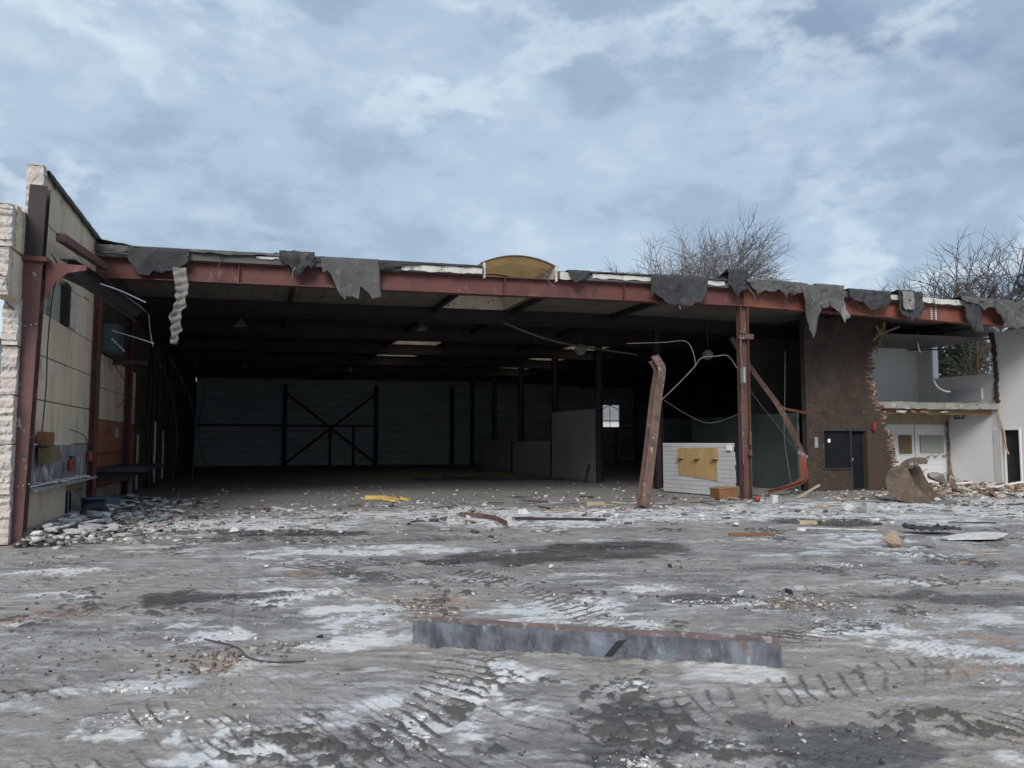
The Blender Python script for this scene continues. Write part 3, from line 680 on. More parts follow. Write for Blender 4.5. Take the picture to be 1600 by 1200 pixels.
# wires and strips of trim torn loose along the edge
for k in range(26):
    s = rnd.uniform(.8, 29); h = rnd.uniform(.15, .9); p = P(s, -.27, ztop(s) - .05); d1 = UV_ * rnd.uniform(-.2, .2) - VV_ * rnd.uniform(.02, .15)
    pts = [p, p + d1 * .5 + V(0, 0, -h * .4), p + d1 + UV_ * rnd.uniform(-.1, .1) + V(0, 0, -h * .7), p + d1 * .8 + UV_ * rnd.uniform(-.15, .15) + V(0, 0, -h)]
    MB().tube(smooth_path(pts, 4), rnd.choice((.005, .007, .012)), 4).build('loose_trim', rnd.choice(('cable_dark', 'metal', 'cable_dark')), roof)
# crumpled lumps thrown back on the roof edge
for (s, t, r, sd) in ((25.75, .25, .26, 1), (26.1, .3, .22, 2), (4.1, .1, .10, 3), (16.9, .2, .2, 5)):
    b = bmesh.new(); bmesh.ops.create_icosphere(b, subdivisions=3, radius=r); mb = MB()
    c = P(s, t, ztop(s) + r * .55)
    mb.add([c + v.co * (1 + .55 * mnoise.noise(v.co * 6 + V(sd * 5, 0, 0))) * V(1.3, 1, .75).length / 1.8 for v in b.verts], [[q.index for q in f.verts] for f in b.faces]); b.free()
    mb.build('felt_lump', 'bitumen', roof, smooth=True)
# insulation strip hanging on its own in front of the beam
rows = []
for r in range(60):
    q = r / 59; w = 1.85 * q; row = []
    c = 1.86 + .06 * math.sin(w * 3) + .05 * mnoise.noise((w * 3, 1, 2)); wd = (.30 if q < .3 else .24 + .05 * math.sin(w * 22)) * (1 - .45 * max(0, q - .75) * 4)
    for k in range(9):
        x = (k / 8 - .5)
        row.append(P(c + x * wd + .02 * mnoise.noise((w * 9, k, 1)), -.36 + .035 * math.sin(w * 34 + x * 3) * (1 if q > .2 else .4) + .03 * math.cos(x * 5) + .03 * mnoise.noise((w * 6, x * 4, 7)), 5.82 - w + .015 * x * math.sin(w * 20)))
    rows.append(row)
MB().grid(rows).build('hanging_insulation', 'foil', roof, smooth=True, thick=.02)

# ---- columns
def column(s, t, z1, m, w=.28, z0=0, name='column', plate=True):
    mb = MB(); mb.hbeam(P(s, t, z0), P(s, t, z1), w, w, .02, .014, up=UV_)
    o = mb.build(name, m, hall)
    if plate:
        p = MB(); c = P(s, t, z0 + .012); p.box(c, (w + .14, w + .14, .024), R(15)); p.build('base_plate', m, o)
    return o
for i in range(0, 7): column(0.0, i * BAY - (.05 if i == 0 else 0), zb(0) - .002, 'red' if i < 2 else 'darksteel', plate=i < 3)  # columns deeper in take the steel darkened for shade
for i in range(1, 7): column(17.3, i * BAY + .15, zb(17.3) - .002, 'darksteel', .26, plate=False)
pc = column(17.3, 0, zb(17.3) - .002, 'red_worn', .26); pc['label'] = 'upright red post carrying the front beam'
mb = MB(); mb.cell(17.10, 17.16, -.30, -.145, 3.35, 3.80); mb.build('switch_box', 'metal', pc)
mb = MB(); mb.cell(17.05, 17.55, -.17, -.145, 4.65, 4.80); mb.cell(17.05, 17.25, -.25, -.17, 4.80, 4.90); mb.build('bracket', 'red_worn', pc)
mb = MB(); mb.cell(17.30, 17.40, -.20, -.145, 1.25, 1.40); mb.cell(17.33, 17.40, -.19, -.145, 1.55, 1.95); mb.build('socket_box', 'red_worn', pc)
mb = MB(); mb.tube(smooth_path([P(17.10, -.2, 4.9), P(17.08, -.2, 4.2), P(17.12, -.2, 3.8)]), .012); mb.tube([P(17.1, -.22, 3.35), P(17.08, -.21, 2.6), P(17.1, -.2, 1.0)], .01); mb.build('conduit', 'cable', pc)
for i in (2, 3, 4, 5):
    column(27.5, i * BAY, zb(27.5) - .002, 'darksteel', .26, plate=False)
# front left column leaning, still standing outside the roof
lc = MB()
A, B_, C_ = P(-.02, -5.72, 0), P(.10, -5.70, 4.72), P(.13, -5.69, 5.95)
lc.hbeam(A, B_, .30, .28, .022, .014, up=VV_)
lco = lc.build('corner_column', 'red_worn', hall); lco['label'] = 'leaning red steel column at the left edge'
mb = MB(); mb.hbeam(B_ + V(0, 0, .012), C_, .26, .24, .02, .014, up=VV_); mb.build('column_head', 'darksteel', lco)
mb = MB(); mb.box(B_ + V(0, 0, -.04), (.44, .42, .08), R(18)); mb.build('splice_plate', 'red', lco)
mb = MB(); k0 = P(.27, -5.72, 4.66); pts = [k0 + UV_ * a + V(0, 0, b) for a, b in ((0, 0), (.62, -.02), (.62, -.10), (.34, -.16), (.16, -.32), (.06, -.56), (0, -.62))]
mb.prism(pts, VV_ * .02); mb.build('knee_plate', 'red', lco)
mb = MB(); mb.box(A + V(0, 0, .012), (.55, .5, .024), R(18)); mb.build('base_plate', 'red_worn', lco)
for zz in (.92, 3.55):
    mb = MB()
    for k in range(3): mb.lathe(P(.05 + .08 * k, -5.88, zz + .02 * k), [(0, -.01), (.011, -.01), (.011, .01), (0, .01)], 8, axis=tuple(VV_))
    mb.build('bolt', 'metal', lco)

# twisted remains of the edge beam between the corner column and the roof
mb = MB(); mb.bent_h([P(.55, -5.6, 4.62), P(.75, -4.6, 4.60), P(.95, -3.4, 4.50), P(1.25, -2.2, 4.38)], .24, .30, .016, .012, up=(0, 0, 1), twist=[0, .2, .5, .8])
o = mb.build('twisted_beam', 'darksteel', hall); o['label'] = 'twisted dark beam hanging behind the leaning column'
mb = MB(); mb.bar(P(.40, -5.4, 5.18), P(.25, -.4, 5.72), .14, .14); mb.build('edge_angle', 'red', hall)
for pts, r in (([P(.9, -4.6, 4.55), P(1.2, -4.2, 4.50), P(1.6, -3.9, 4.35)], .014), ([P(1.5, -2.6, 4.3), P(1.5, -2.3, 4.0), P(1.55, -2.2, 3.7)], .009), ([P(.8, -2.6, 3.95), P(1.35, -2.5, 3.80), P(1.6, -2.45, 3.72)], .011)):
    MB().tube(smooth_path(pts), r, 5).build('loose_strip', 'metal', hall)
MB().tube(smooth_path([P(.25, -5.3, 4.9), P(.3, -5.0, 4.7), P(.2, -4.9, 4.2), P(.15, -4.85, 3.3), P(.12, -4.7, 2.6), P(.1, -4.8, 1.6)]), .012, 5).build('wall_cable', 'cable_dark', hall)
MB().tube(smooth_path([P(.06, -2.4, 1.9), P(.08, -1.0, 1.75), P(.10, -.7, 1.3), P(.12, -1.2, .95)]), .010, 5).build('wall_cable', 'cable_dark', hall)

# ---- left wall of precast panels
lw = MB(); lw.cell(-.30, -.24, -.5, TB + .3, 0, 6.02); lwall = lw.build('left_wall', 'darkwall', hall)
def panel(t0, t1, z0, z1, m, near=0, far=0, s1=-.02, th=.22, seed=0, top=0, bot=0):
    "one precast panel; near / far / top / bot = how ragged that edge is"
    rr = random.Random(seed * 7 + int(z0 * 10)); g = .012; out = []; js = []
    def edge(a, b, n, rag):
        k = n if rag else 1
        for i in range(k):
            q = i / k; p = [a[0] + (b[0] - a[0]) * q, a[1] + (b[1] - a[1]) * q]
            if rag and i: p[0] += rr.uniform(-rag, rag); p[1] += rr.uniform(-rag, rag)
            if rag: js.append(len(out))
            out.append(p)
    c = [(t0, z0 + g), (t1 - g, z0 + g), (t1 - g, z1 - g), (t0, z1 - g)]
    edge(c[0], c[1], 16, bot); edge(c[1], c[2], 14, far); edge(c[2], c[3], 16, top); edge(c[3], c[0], 16, near)
    mb = MB(); mb.prism([P(s1, a, b) for a, b in out], -UV_ * th, 6, .011, seed + 3, set(js))
    return mb.build('concrete_panel', m, lwall)
pi = 0
for z0, z1, m, ne in ((1.6, 2.4, 'concrete', -6.08), (2.4, 3.2, 'concrete', -6.0), (3.2, 3.98, 'concrete', -6.05)):
    pi += 1; panel(-5.55, -.06, z0, z1, m, seed=pi)
    panel(ne, -5.57, z0, z1, 'broken', near=.03, seed=pi + 30)
panel(-5.55, -.06, .86, 1.6, 'concrete_blue', seed=5)
panel(-6.06, -5.57, .8, 1.6, 'broken', near=.03, seed=36)
panel(-5.55, -2.15, .0, .78, 'concrete', seed=6, far=.0)
panel(-6.02, -5.57, .0, .8, 'broken', near=.03, seed=37, top=.03)
panel(-.55, -.06, .0, .80, 'concrete_grey', seed=8)
panel(-1.85, -.06, 3.98, 4.85, 'concrete', near=.02, seed=9)
panel(-2.5, -1.87, 4.02, 4.80, 'broken', near=.03, seed=10, top=.03, bot=.03)
# upper parapet panels
panel(-4.85, -.06, 4.85, 5.62, 'concrete', near=.10, seed=11, bot=.08)
panel(-4.75, 0.3, 5.62, 6.52, 'concrete', near=.08, seed=12, th=.24)
panel(-4.98, -4.77, 5.45, 6.58, 'broken', near=.03, seed=13, th=.26, s1=-.01, top=.04)
# two panels stuck out beyond the corner column
panel(-6.30, -5.40, 4.72, 5.46, 'concrete', near=.03, seed=14, th=.22, top=.04, s1=-.04)
panel(-6.40, -5.38, 3.94, 4.70, 'concrete', near=.03, seed=15, th=.22, bot=.03, s1=-.04)
panel(-6.50, -6.32, 4.72, 5.40, 'broken', near=.025, seed=16, th=.24, top=.06, s1=-.045)
panel(-6.60, -6.42, 3.98, 4.70, 'broken', near=.025, seed=17, th=.24, bot=.06, s1=-.045)
# flashing on the parapet
rows = []
for i in range(30):
    t = -4.7 + 5.1 * i / 29
    rows.append([P(a, t, 6.53 + b + .025 * mnoise.noise((t * 4, a * 3, 2))) for a, b in ((-.30, -.08), (-.30, .03), (.02, .03), (.04, -.10 - .10 * abs(mnoise.noise((t * 2.5, 3, 1)))))])
MB().grid(rows).build('parapet_flashing', 'bitumen', lwall, smooth=True, thick=.012)
rows = []
for i in range(16):
    q = i / 15
    rows.append([P(-.25 + q * 1.2, -.3 + .6 * k / 5, 6.52 - (q ** .7) * .24 + .04 * mnoise.noise((q * 5, k, 3))) for k in range(6)])
MB().grid(rows).build('parapet_flashing', 'bitumen', lwall, smooth=True, thick=.012)
# strip window between the first columns
mb = MB(); mb.cell(-.14, -.12, -5.2, -2.85, 3.99, 4.78); mb.build('window_pane', 'glass_green', lwall)
for a in (-5.24, -3.9): mb = MB(); mb.cell(-.18, -.06, a, a + .05, 3.99, 4.72); mb.build('window_post', 'concrete_grey', lwall)
mb = MB(); mb.cell(-.2, .02, -2.84, -2.62, 3.985, 4.83); mb.build('window_post', 'darksteel', lwall)
# sill ledge over the low panel, box and paint lines
mb = MB(); mb.cell(-.02, .20, -5.5, -.1, .80, .855); mb.build('sill_ledge', 'concrete_grey', lwall)
mb = MB(); mb.cell(-.28, -.02, -2.13, -.57, .62, .80); mb.build('lintel', 'wood', lwall)
mb = MB(); mb.cell(-.9, -.29, -2.13, -.57, 0, .62); mb.build('recess_shade_block', 'black', lwall)  # solid black block stands in for the shade inside the low opening
for k in range(14):
    mb = MB(); t = -5.2 + rnd.random() * 4.2; c = P(.08 + rnd.uniform(-.05, .08), t, .875)
    pts = [c + V(rnd.uniform(.03, .22) * math.cos(a), rnd.uniform(.03, .2) * math.sin(a), rnd.uniform(0, .03)) for a in [x * 1.05 for x in range(6)]]
    mb.prism(pts, (0, 0, .02)); mb.build('plaster_flake', 'plaster', lwall)
mb = MB(); mb.cell(-.02, .16, -5.6, -.06, 0, .16); mb.build('plinth', 'concrete_grey', lwall)
# second and third bay, red dado
for k, (t0, t1) in enumerate(((.20, 4.8), (5.2, 7.0))):
    panel(t0, t1, 0, .5, 'concrete_grey', seed=40 + k)
    panel(t0, t1, .5, 1.35, 'redpaint', seed=42 + k); panel(t0, t1, 1.35, 2.2, 'redpaint', seed=44 + k)
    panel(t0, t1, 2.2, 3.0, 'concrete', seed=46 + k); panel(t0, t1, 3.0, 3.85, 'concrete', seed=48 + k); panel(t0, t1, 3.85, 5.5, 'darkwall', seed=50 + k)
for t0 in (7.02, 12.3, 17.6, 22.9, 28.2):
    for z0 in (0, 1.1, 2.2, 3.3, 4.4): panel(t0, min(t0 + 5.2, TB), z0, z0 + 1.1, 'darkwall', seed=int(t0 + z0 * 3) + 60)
# pale door edges and pipes on the dark part of the wall
for t, z1, w in ((7.5, 1.9, .10), (10.2, 2.6, .12), (12.0, 2.4, .14), (14.8, 2.1, .10)):
    mb = MB(); mb.cell(.0, .06, t, t + w, .1, z1); mb.build('door_jamb', 'paletimber' if t < 9 else 'greyplaster', lwall)
for t in (8.3, 9.4, 11.2, 13.2, 16.0):
    mb = MB(); mb.tube(smooth_path([P(.15, t, 5.2), P(.25, t + .2, 3.6), P(.22, t + .1, 2.0), P(.35, t - .2, .1)]), .018, 5); mb.build('drain_pipe', 'cable_dark', lwall)
# black shelf platform and its bracket
mb = MB(); mb.cell(.02, 1.15, .35, 4.4, .92, 1.02); mb.build('shelf_slab', 'black', lwall)
for t in (.6, 4.1): mb = MB(); mb.cell(.05, .9, t, t + .08, .70, .92); mb.build('shelf_bracket', 'darksteel', lwall)
# wall clutter in the second bay
mb = MB(); mb.cell(0, .35, 1.0, 1.9, 3.9, 4.6); mb.build('fuse_box', 'darkgreen', lwall)
mb = MB(); mb.tube(smooth_path([P(.1, 2.0, 3.7), P(.55, 2.2, 3.75), P(.9, 2.3, 3.72)]), .07, 8); mb.build('vent_pipe', 'darksteel', lwall)
mb = MB(); mb.cell(.0, .05, 3.4, 3.7, 1.75, 2.05); mb.build('wall_plate', 'metal', lwall)
mb = MB(); mb.bar(P(.3, .5, 4.15), P(.45, 1.4, 3.95), .03, .03); mb.build('light_tube', 'fascia', lwall)
for a in ((P(.2, 1.8, 3.6), P(.5, 1.9, 3.0), P(.3, 1.7, 2.5)), (P(.6, 5.6, 4.6), P(1.1, 6.2, 3.3), P(1.3, 6.6, 1.8), P(1.2, 6.8, .4))):
    MB().tube(smooth_path(a), .013, 5).build('wall_cable', 'cable_dark', lwall)

# ---- back wall: teal cladding bands, frame and bracing
bw = MB(); zc = lambda q: zb(q) + .503
for a_, b_ in ((-.2, 0), (0, 13.5), (13.5, 17.3), (17.3, 25), (25, 28.85), (30.4, SE)): bw.cell(a_, b_, TB + .12, TB + .2, 0, zc)
bw.cell(28.85, 30.4, TB + .12, TB + .2, 0, 2.73); bw.cell(28.85, 30.4, TB + .12, TB + .2, 4.5, zc)
bwall = bw.build('back_wall', 'clad', hall)
z = 0.02
while z < 5.5:
    h = .46
    for a, b in (((-.1, 28.85), (30.4, 31.5)) if 2.4 < z + .2 < 4.6 else ((-.1, 31.5),)):
        mb = MB()
        for (y0, y1, d0, d1) in ((0, .10, .0, .07), (.10, .36, .07, .07), (.36, .44, .07, 0)):
            mb.add([P(a, TB + .1 - d0, z + y0), P(b, TB + .1 - d0, z + y0), P(b, TB + .1 - d1, z + y1), P(a, TB + .1 - d1, z + y1)], [(0, 1, 2, 3)])
        mb.build('cladding_band', 'clad', bwall, recalc=False)
    z += h
def sback(px): return {445: 5.55, 510: 8.6, 545: 10.2, 580: 11.75, 700: 17.2, 330: 0.8}[px]
for px in (445, 580, 700): mb = MB(); mb.hbeam(P(sback(px), TB - .2, 0), P(sback(px), TB - .2, 5.6), .26, .3, up=UV_); mb.build('wall_post', 'darksteel', bwall)
for a, b in ((5.6, 11.7), (11.7, 5.6)): mb = MB(); mb.bar(P(a, TB - .3, .15), P(b, TB - .3, 5.0), .14, .16); mb.build('cross_brace', 'darksteel', bwall)
mb = MB(); mb.bar(P(-.1, TB - .22, 2.75), P(11.7, TB - .22, 2.75), .14, .14); mb.build('wall_rail', 'darksteel', bwall)
for px in (510, 545): mb = MB(); mb.bar(P(sback(px), TB - .2, 0), P(sback(px), TB - .2, 2.7), .14, .16, up=UV_); mb.build('wall_post', 'darksteel', bwall)
mb = MB()
for a, b in (((28.85, 2.75), (28.85, 4.5)), ((30.4, 2.75), (30.4, 4.5)), ((28.85, 4.48), (30.4, 4.48)), ((28.85, 2.75), (30.4, 2.75)), ((29.62, 2.75), (29.62, 4.5)), ((28.9, 4.1), (29.6, 4.45)), ((30.35, 4.1), (29.65, 4.45))):
    mb.bar(P(a[0], TB + .1, a[1]), P(b[0], TB + .1, b[1]), .05, .05)
mb.build('window_frame', 'darksteel', bwall)
# right flank and the wall behind the rooms, added to stop light leaking in
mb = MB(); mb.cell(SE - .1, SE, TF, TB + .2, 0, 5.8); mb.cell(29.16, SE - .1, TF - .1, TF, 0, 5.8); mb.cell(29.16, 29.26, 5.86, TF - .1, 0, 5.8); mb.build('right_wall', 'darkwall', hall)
# low dark green partition beside the brick wall and across the hall
for t0, t1 in ((2.55, 4.6), (4.62, 6.9), (6.92, 9.2)):
    mb = MB(); mb.cell(21.0, 21.08, t0, t1, 0, 2.62); mb.build('green_panel', 'darkgreen', hall)
for s0, s1 in ((21.9, 24.0), (24.3, 26.6), (26.65, 29.0)):
    mb = MB(); mb.cell(s0, s1, 13.4, 13.5, 0, 2.7); mb.build('green_panel', 'darkgreen', hall)

# ---- brick wall of the two-storey part
BT = 2.2; EDGE = [(0, 24.42), (.9, 24.62), (2.0, 24.42), (2.5, 24.18), (3.2, 23.88), (3.85, 23.74), (4.5, 23.80), (4.95, 24.0), (5.4, 24.32), (5.9, 24.5)]
def sedge(z):
    for (a, sa), (b, s2) in zip(EDGE, EDGE[1:]):
        if z <= b: return sa + (s2 - sa) * (z - a) / (b - a)
    return EDGE[-1][1]
core = MB()
def corestrip(z0, z1, a, b): core.cell(a, b, BT + .02, BT + .24, z0, z1)
z = 0
while z < 5.9:
    z1 = min(z + .075, 5.95); e = min(sedge(z), sedge(z1)) - .16
    if z1 < .74: corestrip(z, z1, 21.12, 22.84); corestrip(z, z1, 23.46, e)
    elif z1 < 2.05: corestrip(z, z1, 21.12, 21.75); corestrip(z, z1, 23.46, e)
    else: corestrip(z, z1, 21.12, e)
    z = z1
brickwall = core.build('brick_wall', 'mortar', hall, recalc=False); brickwall['label'] = 'dark brick wall with a broken ragged right edge'
bulk = MB(); shared = {}
def brick_obj(s0, s1, z0, out, red, loose=False):
    ln = round(s1 - s0, 2); key = (ln, red)
    if key not in shared:
        m = MB(); m.box8([UV_ * a + VV_ * b + V(0, 0, c) for c in (0, .063) for a, b in ((0, 0), (ln, 0), (ln, .105), (0, .105))])
        me = bpy.data.meshes.new('brick'); me.from_pydata([tuple(v) for v in m.v], [], m.f); me.materials.append(M['brick_red' if red else 'brick']); shared[key] = me
    o = bpy.data.objects.new('brick', shared[key]); col.objects.link(o); o.parent = brickwall
    o.location = P(s0, BT - out, z0)
    if loose: o.rotation_euler = (rnd.uniform(-.06, .06), rnd.uniform(-.10, .10), rnd.uniform(-.22, .22))
nb = 0; r = 0; z = .004
while z < 5.86:
    e = sedge(z) + .16 * mnoise.noise((z * 2.1, 3, 1)) + .10 * mnoise.noise((z * 6.5, 1, 4)) + rnd.uniform(-.05, .05); s = 21.1 - (.1125 if r % 2 else 0)
    while s < e - .05:
        a, b = max(s, 21.1) + .006, min(s + .219, e + rnd.uniform(-.05, .09)); s += .225
        if z < 2.03:
            if a < 23.44 < b: a = 23.45
            elif a < 21.77 < b and z > .70: b = 21.76
            elif a < 22.86 < b and z <= .70: b = 22.85
        if b - a < .05: continue
        mid_ = (a + b) / 2
        if z < 2.03 and ((21.77 < mid_ < 22.86 and z > .70) or (22.86 < mid_ < 23.44)): continue
        out = rnd.uniform(-.004, .006) + (rnd.uniform(-.01, .02) if b > e - .25 else 0)
        last = b > e - .30
        if nb < 298 and (last or (mid_ > 23.5 and z < 2.9)):
            brick_obj(a, b, z, out, b > e - .10 and rnd.random() < .7, b > e - .06); nb += 1
        else:
            bulk.box8([P(x, t, zz) for zz in (z, z + .063) for x, t in ((a, BT - out), (b, BT - out), (b, BT - out + .1), (a, BT - out + .1))])
    r += 1; z += .075
bk = bulk.build('brickwork', 'brick', brickwall, recalc=False); bk['kind'] = 'stuff'
# ragged plaster line behind the broken edge
pts = []; z = .1
while z < 5.7: pts.append(P(sedge(z) - .02 + rnd.uniform(-.06, .10), BT + .25, z)); z += .11
back = [p - UV_ * .3 for p in pts][::-1]
MB().prism(pts + back, VV_ * .06, 2, .03, 5).build('plaster_edge', 'plaster', brickwall)
lump = MB(); z = .05
while z < 5.6:
    b_ = bmesh.new(); rl = rnd.uniform(.03, .085)
    for _ in range(9): b_.verts.new(tuple(V(rnd.gauss(0, 1), rnd.gauss(0, 1), rnd.gauss(0, 1)).normalized() * rl * rnd.uniform(.7, 1.2)))
    bmesh.ops.convex_hull(b_, input=b_.verts); bmesh.ops.delete(b_, geom=[v for v in b_.verts if not v.link_faces], context='VERTS'); b_.verts.index_update()
    c_ = P(sedge(z) + .10 * mnoise.noise((z * 2.1, 3, 1)) + rnd.uniform(-.12, .06), BT + rnd.uniform(-.03, .22), z)
    lump.add([c_ + v.co for v in b_.verts], [[q.index for q in f.verts] for f in b_.faces]); b_.free(); z += rnd.uniform(.02, .07)
lo = lump.build('mortar_crumbs', 'stone', brickwall, recalc=False); lo['kind'] = 'stuff'
# window and door in the brick wall
mb = MB(); mb.cell(21.80, 22.82, BT + .13, BT + .15, .78, 2.0); mb.build('window_pane', 'darkglass', brickwall)
mb = MB(); mb.cell(21.75, 21.80, BT + .05, BT + .2, .74, 2.05); mb.cell(22.82, 22.88, BT + .05, BT + .2, 0.0, 2.05); mb.cell(21.80, 22.82, BT + .05, BT + .2, 2.0, 2.05); mb.cell(21.7, 22.86, BT - .03, BT + .2, .715, .775); mb.cell(22.88, 23.46, BT + .05, BT + .2, 2.0, 2.05)
mb.build('window_frame', 'darksteel', brickwall)
mb = MB(); mb.cell(22.88, 23.46, BT + .21, BT + .25, 0, 2.0); dd = mb.build('door', 'darkglass', brickwall)
mb = MB(); mb.cell(22.96, 23.0, BT + .15, BT + .21, 1.0, 1.1); mb.build('door_handle', 'metal', dd)
mb = MB(); mb.cell(21.38, 21.50, BT - .03, BT - .004, 1.45, 1.80); mb.build('light_switch', 'metal', brickwall)
mb = MB(); mb.cell(23.62, 23.72, BT - .13, BT - .06, 2.03, 2.28); mb.cell(23.66, 23.69, BT - .14, BT - .13, 2.08, 2.24); mb.build('fire_alarm', 'firered', brickwall)
mb = MB(); mb.cell(22.0, 22.1, BT + .115, BT + .128, 1.62, 1.74); mb.build('paper_note', 'whiteplank', brickwall)

# ---- the opened two-storey rooms
SR = 29.1
rooms = MB(); rooms.cell(23.95, 29.27, 5.72, 5.85, 0, 5.9); rback = rooms.build('room_back_wall', 'greyplaster', hall)
mb = MB(); mb.cell(20.95, 23.94, 5.74, 5.84, 0, 5.9); mb.build('inner_wall', 'darkwall', hall)  # dark colour stands in for the black depth of the hall
mb = MB(); mb.cell(23.85, 23.94, 2.5, 5.73, 0, 5.9); mb.build('inner_wall', 'greyplaster', hall)
mb = MB(); mb.cell(24.0, SR - .002, 2.32, 5.70, 2.80, 3.02); slab = mb.build('floor_slab', 'concrete_grey', hall)
top = [P(23.98 + 5.1 * i / 40, 2.2 + .05 * mnoise.noise((i * .7, 0, 0)), 2.79 + .02 * mnoise.noise((i * .9, 3, 0))) for i in range(41)]
mb = MB(); n_ = len(top)
pp = [p for p in top] + [p + V(0, 0, .235) for p in top[::-1]]
mb.prism(pp, VV_ * .118, 1, .02, 9); mb.build('slab_edge', 'concrete_grey', slab)
for a, b, m in ((24.5, 26.9, 'wood'), (26.95, SR - .02, 'wood')):
    mb = MB(); mb.cell(a, b, 2.5, 2.62, 2.60, 2.795); mb.build('joist', m, slab)
mb = MB(); mb.cell(24.3, SR - .02, 4.30, 4.45, 2.45, 2.79); mb.build('wood_header', 'paletimber', slab)
for k in range(7):
    mb = MB(); s = rnd.uniform(24.6, 27.6); mb.box(P(s, 2.35, 2.70), (rnd.uniform(.1, .35), .08, rnd.uniform(.04, .09)), R(15) + rnd.uniform(-.3, .3), 0, rnd.uniform(-.4, .4)); mb.build('torn_lath', 'wood' if k % 2 else 'plaster', slab)
# white side wall, doorway and upper window
rw = MB(); W = .18
def rwc(t0, t1, z0, z1): rw.cell(SR, SR + W, t0, t1, z0, z1)
rwc(-.15, 1.42, 0, 5.6); rwc(1.42, 2.20, 2.10, 5.6); rwc(2.20, 5.72, 0, 4.12); rwc(2.20, 2.42, 4.12, 5.75); rwc(4.98, 5.72, 4.12, 5.9); rwc(2.42, 4.98, 5.50, 5.9)
rwall = rw.build('white_side_wall', 'white', hall, recalc=False); rwall['label'] = 'white plastered side wall with doorway and broken upper window'
mb = MB(); mb.cell(SR + W, SR + .6, 1.35, 2.28, 0, 2.15); mb.build('doorway_shade_block', 'black', rwall)  # solid black block in place of the unlit space past the doorway
mb = MB(); mb.cell(SR - .03, SR + W, 2.14, 2.20, 0, 2.13); mb.cell(SR - .03, SR + W, 1.42, 1.47, 0, 2.13); mb.cell(SR - .03, SR + W, 1.47, 2.14, 2.06, 2.13); mb.build('door_frame', 'whiteplank', rwall)
mb = MB(); mb.cell(SR - .02, SR + .02, 2.06, 2.46, .02, 2.05); mb.build('door', 'greyplaster', rwall)
mb = MB(); mb.cell(SR - .05, SR + W + .02, 4.93, 5.06, 4.08, 5.52); mb.build('window_jamb', 'whiteplank', rwall)
mb = MB(); mb.cell(SR - .04, SR + W + .02, 2.42, 4.93, 4.06, 4.125); mb.build('window_sill', 'greyplaster', rwall)
mb = MB(); mb.cell(SR + .06, SR + .12, 3.05, 3.13, 4.125, 5.5); mb.build('window_mullion', 'wood', rwall)
# lining of the side wall inside the upper room is grey
mb = MB(); mb.cell(SR - .012, SR - .003, 2.36, 5.70, 3.03, 4.06); mb.build('grey_lining', 'greyplaster', rwall)
mb = MB(); mb.cell(SR - .012, SR - .003, 5.06, 5.70, 4.06, 5.9); mb.build('grey_lining', 'greyplaster', rwall)
mb = MB(); mb.cell(SR - .07, SR - .02, 2.85, 4.2, 3.08, 3.62); mb.build('radiator', 'greyplank', rwall)
mb = MB(); mb.cell(SR - .075, SR - .02, 2.80, 2.85, 3.2, 3.62); mb.build('radiator_end', 'whiteplank', rwall)
# scar where the removed front wall met the side wall
pts = []; z = 3.0
while z < 5.6: pts.append((2.16 + rnd.uniform(-.03, .05) + (.10 * max(0, z - 5.1) * 3), z)); z += .10
far_ = [(a + .13 + rnd.uniform(-.03, .03), zz) for a, zz in pts][::-1]
MB().prism([P(SR - .002, a, zz) for a, zz in pts + far_], -UV_ * .07, 2, .02, 8).build('wall_scar', 'brick', rwall)
MB().tube(smooth_path([P(SR - .06, 2.2, 2.95), P(SR - .10, 2.12, 2.5), P(SR - .06, 2.0, 2.0), P(SR - .09, 1.93, 1.5), P(SR - .06, 1.85, 1.2)]), .03, 6).build('hanging_lath', 'stone', rwall)
# corner scar below the slab
pts = [(zz, rnd.uniform(-.03, .03)) for zz in [x * .12 for x in range(0, 22)]]
w_ = lambda zz: .055 + .30 * max(0, .9 - zz) ** 1.5
poly = [P(SR - .01 - w_(zz) - d * .5, 4.40 - .2 * max(0, .9 - zz), zz) for zz, d in pts] + [P(SR - .005, 4.40 - w_(zz), zz) for zz, d in pts[::-1]]
MB().prism(poly, V(.05, .06, 0), 2, .02, 4).build('corner_scar', 'scar', rwall)
# exit sign
mb = MB(); mb.cell(SR - .16, SR - .12, 3.55, 3.95, 2.50, 2.70); es = mb.build('exit_sign', 'exitgreen', rwall)
mb = MB(); c = lambda t, z: P(SR - .165, t, z)
mb.prism([c(3.88, 2.59), c(3.78, 2.59), c(3.78, 2.56), c(3.72, 2.60), c(3.78, 2.64), c(3.78, 2.61), c(3.88, 2.61)], UV_ * .004); mb.cell(SR - .166, SR - .161, 3.60, 3.66, 2.54, 2.66)
mb.build('exit_arrow', 'whiteplank', es)
